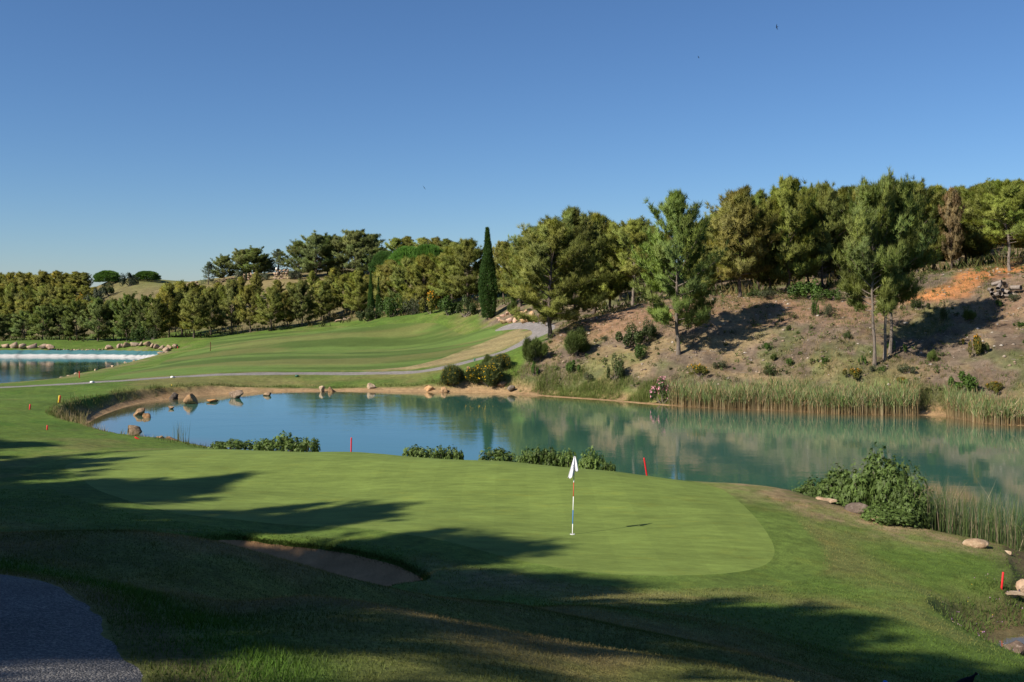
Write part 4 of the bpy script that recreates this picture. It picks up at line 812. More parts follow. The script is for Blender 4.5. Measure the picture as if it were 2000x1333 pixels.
for k, (u, v, w) in enumerate(((102, 746.5, 14), (112, 744, 10), (120, 740, 12), (134, 736, 8), (148, 733, 12), (187, 729, 9), (220, 723, 8), (245, 717, 8), (262, 712, 9), (274, 708, 9), (281, 705, 9))):
    rock_at('shore_stone', u, v, w, w * 0.5, 'rock_pale', '%s pale stone from the left along the near shore of the far lake' % ORD[k], 60 + k, LZ, cat='stone', group='pale stones on the near shore of the far lake')
stone_row('dry_stone_wall', [(352, 556, 309), (370, 557, 308), (388, 558, 308)], 1.1, 'pale terrace wall at the left end of the far slope', 'wall', 0.8, 0.05, 2)
stone_row('dry_stone_wall', [(426, 551, 306), (445, 550, 306), (462, 549, 306)], 1.0, 'dark terrace wall behind the silvery olive', 'wall', 0.7, 0.05, 2, 0.5)
stone_row('dry_stone_wall', [(468, 549, 302), (482, 548, 302), (502, 546, 303)], 1.1, 'orange terrace wall below the ridge pines', 'wall', 0.8, 0.05, 3)
stone_row('dry_stone_wall', [(537, 546, 300), (550, 546, 300), (566, 545, 300)], 1.1, 'short pale terrace wall with a sign at its left end', 'wall', 0.8, 0.05, 4, 1.15)
x_, y_ = XD(540, 300.5); t = thing('sign_post', (x_, y_, hz(x_, y_)), 'small white sign standing on the short terrace wall', 'sign')
bx_ = lambda w, d, h: me_from('box', np.array([(sx * w / 2, sy * d / 2, sz * h) for sz in (0, 1) for sy in (-1, 1) for sx in (-1, 1)]), np.array([(0, 1, 5, 4), (1, 3, 7, 5), (3, 2, 6, 7), (2, 0, 4, 6), (4, 5, 7, 6), (0, 2, 3, 1)]), None, False)
child('post', bx_(0.1, 0.1, 2.6), t, mat=M['steel']); child('panel', bx_(0.5, 0.06, 0.7), t, (0, -0.09, 2.6), mat=M['white'])
stone_row('stone_edging', [(655, 640, 226), (668, 637, 226), (688, 633, 226)], 1.0, 'few orange stones lying at the top edge of the fairway', 'stones', 0.7, 0.5)
# broken rock face beside the bend of the path
x0, y0, z0 = ray_hit(1008, 634, 70); t = thing('rock_outcrop', (x0, y0, z0), 'broken white and orange rock face beside the bend of the path', 'rock')
rk = [rock_mesh(400 + i, (1, 0.8, 0.9), 2, 9, 0.10) for i in range(5)]
for m_ in rk: m_.materials.append(M['rock_orange'])
for u, v, w, h, c in ((982, 617, 12, 7, 1.2), (990, 613, 12, 9, 1.15), (998, 612, 11, 12, 1.1), (1003, 610, 7, 15, 0.9), (1008, 612, 7, 16, 1.1), (985, 629, 16, 8, 0.8), (996, 628, 16, 13, 1.25), (1006, 627, 9, 12, 1.15), (1014, 620, 12, 14, 1.0), (1020, 618, 14, 18, 1.0), (1024, 628, 14, 12, 1.0), (1032, 626, 12, 13, 1.05), (1038, 622, 12, 20, 1.0), (1043, 628, 9, 10, 1.1), (1012, 607, 9, 8, 1.1), (1026, 608, 10, 8, 1.1), (974, 620, 10, 4, 1.2), (956, 622, 5, 5, 1.3), (976, 623, 7, 4, 1.2)):
    x, y, z = ray_hit(u, v + 4, 70); s = y / FPX; child('rock', rk[rs.randrange(5)], t, (x - x0, y - y0 + 0.2, z - z0 + h * s * 0.3), (rs.uniform(-0.3, 0.3), rs.uniform(-0.3, 0.3), rs.uniform(0, 6)), (w * s * 1.25, w * s, h * s * 1.25), None, (c, c * 0.97, c * (0.85 if c < 1.08 else 1.15), 1))
# log pile at the right
x0, y0, z0 = ray_hit(1958, 584, 55); t = thing('log_pile', (x0, y0, z0), 'pile of grey sawn logs and stumps on the right slope', 'log pile')
lv, lf = tube([(0, -0.6, 0), (0, 0.6, 0)], [0.5, 0.5], 10); lg = me_from('log', lv, lf); lg.materials.append(M['wood'])
for u, v, w, h in ((1948, 578, 10, 9), (1951, 563, 8, 8), (1955, 556, 9, 8), (1943, 569, 8, 8), (1938, 576, 6, 8), (1964, 559, 8, 8), (1968, 572, 12, 8), (1978, 577, 10, 8), (1984, 565, 14, 10), (1986, 582, 5, 11), (1963, 581, 10, 6)):
    s = y0 / FPX; child('log', lg, t, ((u - 1958) * s, rs.uniform(-0.3, 0.5) + (584 - v) * s * 0.3, (584 - v) * s), (rs.uniform(-0.3, 0.5), rs.uniform(-0.3, 0.3), rs.uniform(-0.9, 0.9)), (w * s, 0.62, h * s))

# ------------------------------------------------------------------ lining of the far lake
LF = np.array([W1(-150, 697), W1(-60, 697), W1(0, 697), W1(100, 697), W1(200, 697.5), W1(270, 699), W1(305, 699.5), W1(316, 702)]); LF = catmull(LF, 14, False)
dt = unit(np.gradient(LF, axis=0)); nrm2 = np.stack([-dt[:, 1], dt[:, 0]], 1); nrm2 *= np.where((nrm2 @ np.array([0.2, 1.0])) > 0, 1, -1)[:, None]
lv, lc = [], []; KK = 9; rsd = np.random.default_rng(3); seam = rsd.uniform(0, 1, len(LF)) > 0.86
for k in range(KK):
    f = k / (KK - 1); off = -0.5 + 2.5 * f; fold = 0.05 * np.sin(np.arange(len(LF)) * 1.9 + f * 5)
    p = LF + nrm2 * off; lv.append(np.column_stack([p, np.maximum(LZ + 0.02 + 0.5 * off, height(p[:, 0], p[:, 1])) + 0.10 + fold]))
    base = np.array([0.48, 0.47, 0.44]) if f < 0.5 else np.array([0.055, 0.15, 0.155]); c = np.repeat(base[None], len(LF), 0) * rsd.uniform(0.85, 1.1, (len(LF), 1)); c[seam & (rsd.uniform(0, 1, len(LF)) > 0.3)] *= 0.6; lc.append(c)
lv = np.vstack(lv); m = len(LF); lf = np.array([(k * m + i, k * m + i + 1, (k + 1) * m + i + 1, (k + 1) * m + i) for k in range(KK - 1) for i in range(m - 1)])
link('lake_liner', me_from('lake_liner', lv, lf, None, True, np.vstack(lc)), mat_tint('liner_sheet', 0.5, 0.4, 0, 0.12, False), None, None, label='wrinkled white and teal liner sheet along the far shore of the far lake', category='liner')

# ------------------------------------------------------------------ shrubs
SH = {}
def sh(key, n, *a, **k): SH[key] = [shrub_meshes('%s_%d' % (key, i), shrub(500 + 13 * len(SH) + i, *a, **k)) for i in range(n)]
sh('dark', 3, (1.0, 1.0, 1.5), 2000, 0.15, (0.060, 0.085, 0.024), 9)
sh('green', 3, (1.0, 1.0, 1.4), 1500, 0.17, (0.075, 0.135, 0.022), 8)
sh('grey', 2, (1.0, 1.0, 1.3), 1800, 0.13, (0.090, 0.105, 0.050), 8)
sh('yellow', 2, (1.0, 1.0, 1.3), 1300, 0.16, (0.150, 0.150, 0.026), 8, flowers=((0.50, 0.24, 0.02), 60, 0.12, 1.0))
sh('needle', 2, (1.0, 1.0, 1.6), 1500, 0.32, (0.085, 0.115, 0.032), 7, kind='needle')
sh('broom', 2, (1.0, 1.0, 1.6), 2200, 0.36, (0.085, 0.110, 0.045), 8, kind='needle', flowers=((0.80, 0.48, 0.01), 620, 0.065, 2.0))
sh('oleander', 1, (1.0, 1.0, 1.9), 1300, 0.22, (0.070, 0.115, 0.035), 9, aspect=0.25, flowers=((0.66, 0.30, 0.36), 190, 0.17, 2.0))
sh('fig', 3, (1.0, 1.0, 1.0), 760, 0.25, (0.088, 0.132, 0.030), 26, kind='palm')
sh('bigfig', 1, (1.0, 1.0, 1.15), 4200, 0.16, (0.080, 0.122, 0.028), 34, kind='palm', inner=0.5)
def shrub_at(kind, u, vb, vt, wpx, label, color=1.0, D=None, group=None, name='shrub', cat='shrub', i=None, z=None):
    x, y, zz = ray_hit(u, vb, 22) if D is None else (*XD(u, D), hz(*XD(u, D)))
    if z is not None: zz = z
    p = SH[kind][(int(u) if i is None else i) % len(SH[kind])]; s = y / FPX; c = color if isinstance(color, tuple) else (color, color, color)
    s_h = (EYE + y * (VH - vt) / FPX) - zz; r = thing(name, (x, y, zz - 0.03), label, cat, group); r.rotation_euler = (0, 0, (u * 1.7) % 6.28); sw = wpx * s / 2 / p['W']; r.scale = (sw, sw, max(s_h, 0.2) / p['H'])
    fo = None
    for key in ('crown', 'branches', 'flowers'):
        if key in p:
            o = child({'crown': 'foliage'}.get(key, key), p[key], fo if key == 'flowers' else r)
            if key == 'crown': o.color = (*c, 1); fo = o
            else: o['kind'] = 'stuff'
    return r
S = shrub_at; HG = 'shrubs on the right slope'
for kind, u, vb, vt, w, lab, c in (
    ('needle', 1127, 696, 641, 58, 'loose grey-green bush right of the path-bend pine', 1.0), ('needle', 1046, 708, 658, 46, 'feathery bush beside the cart path below its bend', 1.0),
    ('dark', 1232, 678, 632, 66, 'wide dark bush high on the slope left of the lone pine', 1.0), ('dark', 1262, 668, 622, 40, 'upright dark bush growing into the wide dark bush', 0.9), ('green', 1247, 704, 672, 38, 'round leafy shrub directly below the wide dark bush', 0.75),
    ('green', 1120, 731, 703, 34, 'round mid-green shrub low on the slope above the shore grass', 0.85), ('dark', 1200, 749, 692, 38, 'tall dark shrub just above the shore grass', 1.0), ('green', 1042, 736, 705, 18, 'small bright green shrub right of the large broom', 0.9),
    ('grey', 1180, 666, 655, 20, 'tiny shrub between the loose bush and the wide dark bush', 1.0), ('grey', 1152, 746, 727, 32, 'dusty grey shrub left of the tall dark shrub', 1.0),
    ('yellow', 1367, 738, 712, 42, 'yellow-tinged shrub behind the left end of the reeds', 1.0), ('grey', 1408, 722, 703, 28, 'dusky low shrub right of the yellow-tinged one', 0.8), ('green', 1500, 685, 667, 24, 'low shrub below the shadow of the lone pine', 0.7), ('needle', 1510, 706, 690, 14, 'small upright sapling above the middle of the reeds', 1.0),
    ('green', 1544, 716, 698, 20, 'leafy shrub right of the small upright sapling', 0.8), ('green', 1606, 713, 697, 22, 'leafy shrub left of the three close pines', 0.8), ('dark', 1509, 732, 716, 34, 'spreading dark shrub just behind the reed tops', 1.0), ('dark', 1543, 647, 634, 14, 'tiny dark shrub below the clearing edge', 1.0),
    ('green', 1593, 618, 585, 16, 'slim green shrub at the edge of the clearing', 0.8), ('grey', 1623, 623, 593, 26, 'thin grey-green shrub right of the slim green one', 1.0), ('green', 1578, 586, 545, 66, 'big bright green bush at the foot of the wood', 0.85), ('green', 1626, 588, 562, 50, 'rounded bush right of the big bright green one', 0.75), ('grey', 1505, 585, 563, 44, 'olive bush left of the big bright green one', 0.9), ('dark', 1478, 582, 566, 36, 'dark undergrowth bush below the browning pine', 1.0),
    ('needle', 1896, 626, 605, 28, 'green cushion shrub above the tall yellowish one', 1.1), ('green', 1949, 602, 584, 20, 'leafy shrub just below the log pile', 0.8), ('yellow', 1906, 701, 655, 28, 'tall yellowish shrub on the right slope', 0.8), ('dark', 1927, 692, 668, 30, 'dark scrub right of the tall yellowish shrub', 1.0), ('needle', 1821, 712, 683, 18, 'short bright sapling right of the three close pines', 1.3),
    ('yellow', 1880, 674, 662, 13, 'small yellow-green cushion left of the tall yellowish shrub', 0.9), ('grey', 1768, 732, 710, 34, 'brownish olive shrub below the three close pines', 0.95), ('green', 1740, 688, 665, 22, 'fresh green shrub at the foot of the middle close pine', 1.0), ('green', 1765, 691, 673, 13, 'narrow shrub right of the fresh green one', 0.9), ('green', 1684, 715, 694, 18, 'small leafy plant below the leftmost close pine', 0.95),
    ('dark', 1657, 666, 648, 24, 'dark clump left of the three close pines', 1.0), ('yellow', 1665, 747, 720, 42, 'straggling yellow-green bush behind the right part of the reeds', 0.8), ('green', 1722, 729, 715, 14, 'small plant left of the brownish olive shrub', 1.0), ('grey', 1704, 727, 710, 14, 'small grey plant left of its green neighbour', 1.0),
    ('green', 1879, 768, 725, 58, 'large leafy bush behind the gap in the reeds', 0.85), ('yellow', 1940, 770, 745, 34, 'yellowish bush behind the right-hand reeds', 0.75), ('yellow', 1764, 754, 737, 28, 'yellowish shrub behind the right end of the long reed bed', 0.9), ('dark', 1845, 630, 592, 16, 'upright dark shrub in the shade right of the close pines', 0.9), ('dark', 1800, 604, 580, 40, 'shaded bush under the branches of the close pines', 0.8),
    ('grey', 1985, 590, 572, 26, 'pale shrub right of the log pile', 0.9), ('green', 1990, 640, 628, 22, 'small shrub at the right edge below the log pile', 0.8), ('green', 1340, 590, 575, 26, 'shrub under the wood left of the clearing', 0.7),
    ('dark', 1290, 615, 603, 20, 'low shrub left of the lone pine trunk', 0.9)):
    S(kind, u, vb, vt, w, lab, c, group=HG)
MG = 'bushes behind the fairway top'
for kind, u, vb, vt, w, lab, c, D in (('dark', 722, 627, 598, 50, 'dark bush below the pair of slim cypresses', 1.0, 212), ('green', 765, 616, 575, 56, 'leafy bush right of the slim cypresses', 0.7, 208), ('grey', 805, 616, 578, 56, 'grey-green bush, third left of the tall cypress', 0.85, 204), ('yellow', 842, 616, 572, 40, 'lime yellow bush among the greener bushes left of the tall cypress', 1.0, 198), ('green', 875, 620, 578, 52, 'green bush next to the lime yellow one', 0.7, 194), ('dark', 908, 621, 578, 44, 'dark green bush beside the tall cypress', 1.1, 190),
    ('needle', 1000, 622, 588, 18, 'slim green sapling above the rock face', 1.1, 174), ('green', 1005, 596, 570, 16, 'bright leafed sapling above the slim one by the rock face', 1.1, 178), ('grey', 1035, 617, 602, 26, 'grey shrub growing over the rock face', 1.0, 166), ('yellow', 1066, 630, 608, 30, 'yellow-green shrub behind the path-bend pine', 0.8, 152), ('grey', 640, 636, 612, 18, 'small grey bush under the fairway pines', 0.9, 228), ('dark', 300, 664, 640, 40, 'dense bush at the right end of the lakeside pines', 1.0, 256), ('green', 275, 664, 632, 34, 'leafy tree-like bush under the lakeside pines', 0.6, 258), ('yellow', 157, 590, 576, 20, 'yellow-flowered bush at the edge of the left hill wood', 1.3, 332), ('dark', 215, 575, 553, 40, 'dark scrub below the left round skyline pine', 0.8, 352)):
    S(kind, u, vb, vt, w, lab, c, D, MG)
S('broom', 885, 759, 712, 54, 'left broom bush with scattered yellow flowers on the far shore', 0.9, None, 'flowering broom bushes', 'broom_bush', 'bush', 0)
S('broom', 953, 759, 706, 74, 'largest broom bush, covered in yellow flowers, on the far shore', 1.0, None, 'flowering broom bushes', 'broom_bush', 'bush', 1)
S('broom', 979, 724, 690, 44, 'broom bush higher up behind the largest one', 0.95, None, 'flowering broom bushes', 'broom_bush', 'bush', 0)
S('needle', 955, 716, 692, 26, 'greyish broom without flowers left of the higher broom', 1.1, None, None, 'broom_bush', 'bush')
S('oleander', 1294, 789, 738, 52, 'pink-flowered oleander at the left end of the reeds', 1.0, 100.2, None, 'oleander_bush', 'bush')
S('fig', 1924, 815, 780, 26, 'lime green bush leaning over the right-hand reeds', 1.3, 81.5, None, 'shrub', 'shrub')
FG = 'low leafy shrubs behind the green'
for k, (u, vb, vt, w, D) in enumerate(((450, 884, 858, 80, 49.0), (510, 882, 858, 50, 49.2), (552, 884, 844, 84, 49.0), (598, 884, 855, 56, 48.6), (818, 893, 869, 60, 46.6), (858, 895, 870, 56, 46.2), (888, 896, 872, 36, 46.0), (972, 903, 876, 76, 44.8), (1030, 906, 874, 42, 44.2), (1066, 908, 872, 66, 43.8), (1108, 912, 877, 36, 43.2), (1156, 918, 874, 58, 42.6), (1188, 921, 900, 30, 42.2))):
    S('fig', u, vb, vt, w, '%s low leafy shrub from the left along the back edge of the green' % ORD[k], (0.95 + 0.1 * (k % 3)), D, FG, 'leafy_shrub', 'shrub', k)
BF = SH['bigfig'][0]
for u, D, hw, vt, lab in ((1725, 33.2, 1.25, 890, 'tallest hump of the big leafy bush on the right bank'), (1655, 34.6, 1.15, 917, 'broad left hump of the big leafy bush on the right bank'), (1590, 36.2, 0.85, 938, 'low left tail of the big leafy bush on the right bank'), (1775, 31.8, 0.85, 940, 'right hump of the leafy bush next to the cattails'), (1735, 31.4, 0.9, 985, 'front skirt of the leafy bush spilling over the dark boulder')):
    x, y = XR(u, D); zb = max(hz(x, y), 0.0); r = put_tree('leafy_bush', BF, x, y, 1.0, lab, 'bush', 'humps of the leafy bush on the right bank', None, u * 0.7, (1, 1, 1, 1), zb); zt2 = EYE + D * (VH - vt) / FPX; r.scale = (hw / BF['W'], hw / BF['W'], max(zt2 - zb, 0.5) / BF['H'])

# ------------------------------------------------------------------ grasses, reeds, litter (uncountable)
def blades(P, hgt, wid, lean, base, tip, rg, segs=1, dirn=None):
    n = len(P); a = rg.uniform(0, 6.283, n); side = np.stack([np.cos(a), np.sin(a), np.zeros(n)], 1)
    ld = unit(np.stack([rg.normal(size=n), rg.normal(size=n), np.zeros(n)], 1)) if dirn is None else dirn
    h = np.asarray(hgt)[:, None]; w = np.asarray(wid)[:, None] * side * 0.5; ln = np.asarray(lean)[:, None] * ld
    z = np.array([0, 0, 1.0])
    if segs == 1:
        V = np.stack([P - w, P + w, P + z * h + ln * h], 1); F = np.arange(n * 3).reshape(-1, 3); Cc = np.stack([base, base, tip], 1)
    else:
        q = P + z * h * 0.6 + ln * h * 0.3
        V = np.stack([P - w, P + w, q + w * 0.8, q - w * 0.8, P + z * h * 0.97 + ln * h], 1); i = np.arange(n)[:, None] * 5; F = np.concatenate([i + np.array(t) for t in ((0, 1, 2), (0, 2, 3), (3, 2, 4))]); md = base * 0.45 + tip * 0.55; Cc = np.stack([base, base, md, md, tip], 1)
    return V.reshape(-1, 3), F, Cc.reshape(-1, 3)
def stuff(name, parts, label, mat='blade', cat=None):
    Vs, Fs, Cs, o = [], [], [], 0
    for v, f, c in parts: Vs.append(v); Fs.append(f + o); Cs.append(c); o += len(v)
    me = me_from(name, np.vstack(Vs), np.vstack(Fs), None, False, np.vstack(Cs)); ob = link(name, me, M[mat], None, None, kind='stuff', label=label, category=cat or name.replace('_', ' '))
    return ob
G_ = np.random.default_rng(77)
def scatter_polar(n, a0, a1, r0, r1, power=1.0):
    a = np.radians(G_.uniform(a0, a1, n)); r = np.exp(G_.uniform(math.log(r0), math.log(r1), n)) if power == 0 else (G_.uniform(r0 ** power, r1 ** power, n)) ** (1 / power)
    return r * np.sin(a), r * np.cos(a)
def ground_pts(x, y, dz=-0.01): return np.stack([x, y, height(x, y) + dz], 1)
def colmix(n, cols, wts, var=0.25):
    c = np.array(cols)[G_.choice(len(cols), n, p=np.array(wts) / sum(wts))]; return c * G_.uniform(1 - var, 1 + var, (n, 1))
# mown rough on the mounds in the foreground
x, y = scatter_polar(230000, -30, 30, 3.6, 17.0, 1.1); ok = (sdf(x, y, PATH_NEAR) > 0.02) & (sdf(x, y, BUNKER) > 0.02); x, y = x[ok], y[ok]
nz = fbm(x * 0.6, y * 0.6, 2, 4); n2 = fbm(x * 2.5, y * 2.5, 12, 3); fpn = sdf(x, y, PATH_NEAR); rd = np.hypot(x, y); n = len(x)
dryw = np.clip((nz - 0.40) * 4, 0, 1)[:, None]; tip = np.array([[0.105, 0.125, 0.034]]) * (1 - dryw) + np.array([[0.25, 0.195, 0.085]]) * dryw; lushw = np.exp(-(fpn - 0.6) ** 2 / 0.18)[:, None]; tip = tip * (1 - lushw) + np.array([[0.075, 0.150, 0.020]]) * lushw; tip = tip * G_.uniform(0.7, 1.3, (n, 1))
hg = (0.016 + 0.022 * n2 + 0.035 * lushw[:, 0] * n2) * G_.uniform(0.6, 1.3, n) * (0.85 + 0.02 * rd)
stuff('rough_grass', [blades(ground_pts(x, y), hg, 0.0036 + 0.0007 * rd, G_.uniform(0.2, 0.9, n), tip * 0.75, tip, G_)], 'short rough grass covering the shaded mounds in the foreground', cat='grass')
# longer rough between the mounds, the green and the right bank
x, y = scatter_polar(90000, -30, 30, 16, 34, 1.2); ok = (sdf(x, y, GREEN) > 1.2) & (sdf(x, y, BUNKER) > 0.05) & (sdf(x, y, POND) > 0.3); x, y = x[ok], y[ok]; n = len(x)
dw = np.clip((fbm(x * 0.12, y * 0.12, 1, 4) * 0.5 + fbm(x * 0.6, y * 0.6, 2, 4) * 0.5 - 0.48) * 4, 0, 1)[:, None]; tip = np.array([[0.100, 0.160, 0.028]]) * (1 - dw) + np.array([[0.20, 0.18, 0.065]]) * dw; tip = tip * G_.uniform(0.75, 1.25, (n, 1))
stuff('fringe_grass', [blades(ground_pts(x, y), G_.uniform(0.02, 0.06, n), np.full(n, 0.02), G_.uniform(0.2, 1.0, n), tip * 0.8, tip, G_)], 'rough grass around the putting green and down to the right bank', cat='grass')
# dark overhanging turf along the far lip of the bunker
L = catmull(BUNKER, 8); k = G_.integers(0, len(L), 9000); p = L[k] + G_.normal(0, 0.03, (9000, 2)); d = unit(BUNKER.mean(0) - p); p = p - d * G_.uniform(0.0, 0.12, (9000, 1)); ok = p[:, 1] > 19.5; p, d = p[ok], d[ok]; n = len(p); tip = colmix(n, [(0.06, 0.10, 0.02), (0.10, 0.12, 0.035)], [3, 1])
stuff('bunker_lip_grass', [blades(ground_pts(p[:, 0], p[:, 1]), G_.uniform(0.03, 0.075, n), np.full(n, 0.015), G_.uniform(0.2, 1.0, n), tip * 0.85, tip, G_, 1, np.column_stack([d, np.zeros(n)]))], 'dark turf overhanging the lip of the bunker', cat='grass')
def shore_pts(n, u0, u1, f0, f1, dmin=44, dmax=100, power=1.0):
    """points on land (or water for f < 0) within f0..f1 metres of the pond edge, between two columns"""
    seg = catmull(POND, 4); uu = UC + FPX * seg[:, 0] / np.maximum(seg[:, 1], 0.1); sel = seg[(uu > u0) & (uu < u1) & (seg[:, 1] > dmin) & (seg[:, 1] < dmax)]
    c = sel[G_.integers(0, len(sel), n * 3)] + G_.normal(0, 1, (n * 3, 2)) * (abs(f1 - f0) * 0.75 + 0.4); f = sdf(c[:, 0], c[:, 1], POND); u = UC + FPX * c[:, 0] / c[:, 1]; ok = (f > f0) & (f < f1) & (u > u0) & (u < u1); c = c[ok][:n]
    return c[:, 0], c[:, 1]
def reeds(n, u0, u1, f0, f1, h0, h1, dens, dmin=44, dmax=100, dry=0.3):
    x, y = shore_pts(n, u0, u1, f0, f1, dmin, dmax); n = len(x); z = np.maximum(height(x, y), -0.05); P = np.stack([x, y, z - 0.05], 1)
    top = (fbm(x * 0.35, y * 0.35, 91, 3) - 0.5) * 1.1; h = G_.uniform(h0, h1, n) + top * 0.7
    isd = G_.uniform(0, 1, n) < dry; tan = colmix(n, [(0.40, 0.28, 0.15), (0.32, 0.21, 0.11), (0.46, 0.36, 0.22)], [2, 1, 1]); grn = colmix(n, [(0.165, 0.225, 0.085), (0.190, 0.235, 0.110), (0.140, 0.195, 0.058)], [2, 1, 1])
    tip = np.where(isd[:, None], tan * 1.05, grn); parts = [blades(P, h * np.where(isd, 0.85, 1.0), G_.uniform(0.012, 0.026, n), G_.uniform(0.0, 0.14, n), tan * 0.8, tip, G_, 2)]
    for k in range(3):          # leaves off the stem
        m = G_.uniform(0, 1, n) < 0.85; q = P[m].copy(); hh = h[m]; f = G_.uniform(0.42, 0.85, m.sum()); q[:, 2] += hh * f; c = np.where(isd[m][:, None], tan[m], grn[m] * G_.uniform(0.9, 1.3, (m.sum(), 1)))
        parts.append(blades(q, G_.uniform(0.28, 0.6, m.sum()), np.full(m.sum(), 0.034), G_.uniform(0.15, 0.8, m.sum()), c * 0.9, c, G_, 1))
    return parts
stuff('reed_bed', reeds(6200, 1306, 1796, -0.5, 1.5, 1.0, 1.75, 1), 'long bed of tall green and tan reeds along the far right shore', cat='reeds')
stuff('reed_bed', reeds(2600, 1848, 2060, -0.4, 1.6, 0.95, 1.7, 1, 40), 'shorter reed bed at the right edge beyond the gap', cat='reeds')
# lush bank grass below the hillside, tufts in the reed gap
def tall_grass(n, u0, u1, f0, f1, h0, h1, cols, wts, dmin=44, dmax=100, w=0.025, lean=0.6):
    x, y = shore_pts(n, u0, u1, f0, f1, dmin, dmax); n = len(x); tip = colmix(n, cols, wts); cl = fbm(x * 0.9, y * 0.9, 55, 3); h = G_.uniform(h0, h1, n) * np.clip((cl - 0.28) * 3.2, 0.15, 1.6); return blades(ground_pts(x, y, -0.02), h, np.full(n, w), G_.uniform(0.05, lean, n), tip * 0.8, tip, G_)
stuff('bank_grass', [tall_grass(15000, 985, 1320, 0.3, 3.2, 0.2, 0.6, [(0.155, 0.195, 0.050), (0.12, 0.17, 0.04), (0.24, 0.22, 0.09)], [3, 2, 1]), tall_grass(3000, 1780, 1860, 0.4, 2.6, 0.3, 0.8, [(0.13, 0.16, 0.045), (0.22, 0.20, 0.08)], [2, 1]), tall_grass(4000, 820, 1000, 0.7, 2.2, 0.15, 0.45, [(0.11, 0.14, 0.035), (0.2, 0.17, 0.07)], [1, 1])], 'lush grass on the bank below the hillside', cat='grass')
stuff('shore_tufts', [tall_grass(7000, 300, 860, 1.0, 2.2, 0.08, 0.3, [(0.075, 0.11, 0.025), (0.13, 0.13, 0.045), (0.05, 0.07, 0.02)], [3, 1, 1])], 'dark grass tufts fringing the sandy far shore', cat='grass')
stuff('dry_bank_grass', [tall_grass(4500, 60, 340, 0.4, 1.8, 0.08, 0.34, [(0.22, 0.18, 0.08), (0.12, 0.15, 0.045), (0.10, 0.13, 0.04)], [1, 3, 2], 55, 80), tall_grass(2600, 60, 330, 0.2, 1.5, 0.12, 0.55, [(0.36, 0.28, 0.15), (0.28, 0.23, 0.11), (0.16, 0.17, 0.05)], [3, 2, 1], 43, 62)], 'dry seeding grass on the left bank of the pond', cat='grass')
# cattails on the near right bank, thin rushes by the boulders
def cattails(n, u0, u1, D0, D1, h0, h1, cols, wts, w=0.012, lean=0.2):
    u = G_.uniform(u0, u1, n); D = G_.uniform(D0, D1, n); x = D * (u - UC) / FPX; f = sdf(x, D, POND); ok = (f < 1.0) & (f > -2.4); x, D = x[ok], D[ok]; n = len(x); P = np.stack([x, D, np.maximum(height(x, D), -0.05) - 0.04], 1); tip = colmix(n, cols, wts); return blades(P, G_.uniform(h0, h1, n), np.full(n, w), G_.uniform(0.0, lean, n) * G_.choice([1, 1, 3], n), tip * 0.85, tip, G_, 2)
stuff('cattail_bed', [cattails(1700, 1800, 2010, 29.8, 34.0, 0.9, 1.9, [(0.10, 0.145, 0.045), (0.085, 0.125, 0.05), (0.34, 0.27, 0.18)], [5, 3, 2]), cattails(240, 1770, 1860, 31, 33.6, 1.2, 2.0, [(0.32, 0.25, 0.17), (0.11, 0.15, 0.045)], [2, 1], lean=0.35), cattails(18, 1600, 1680, 35.5, 37.5, 1.6, 2.4, [(0.10, 0.14, 0.04)], [1])], 'tall cattail blades on the near right bank beside the big bush', cat='cattails')
u = G_.normal(354, 7, 42); D = G_.uniform(50.6, 52.4, 42); P = np.stack([D * (u - UC) / FPX, D, np.full(42, -0.1)], 1); tip = colmix(42, [(0.11, 0.14, 0.06), (0.2, 0.18, 0.09)], [2, 1]); P[:, 2] = np.maximum(height(P[:, 0], P[:, 1]), -0.1)
stuff('rush_clump', [blades(P, G_.uniform(0.7, 1.5, 42), np.full(42, 0.014), G_.uniform(0, 0.35, 42), tip, tip, G_, 2)], 'thin upright rushes standing in the water beside the brown boulder', cat='rushes')
# weeds and pink flowers on the bank at bottom right
x, y = scatter_polar(9000, 22, 29.5, 19.3, 27.5); f = sdf(x, y, POND); ok = (f > 0.1) & (f + 2.2 * fbm(x * 0.8, y * 0.8, 66, 3) + G_.normal(0, 0.25, len(x)) < 2.3); x, y = x[ok], y[ok]; n = len(x); tip = colmix(n, [(0.085, 0.145, 0.030), (0.11, 0.16, 0.035), (0.06, 0.11, 0.02)], [3, 2, 1])
P = ground_pts(x, y); fl = G_.choice(n, 80); pk = P[fl] + np.column_stack([np.zeros((80, 2)), G_.uniform(0.10, 0.22, 80)])
stuff('bank_weeds', [blades(P, G_.uniform(0.05, 0.22, n), np.full(n, 0.018), G_.uniform(0.2, 0.9, n), tip * 0.8, tip, G_), leaves(pk, np.tile([0, -0.7, 0.7], (80, 1)), 0.026, colmix(80, [(0.45, 0.22, 0.45), (0.6, 0.35, 0.5), (0.7, 0.5, 0.05)], [3, 2, 1]), G_, 0.9)], 'leafy weeds with small pink flowers on the bank at bottom right', cat='weeds')
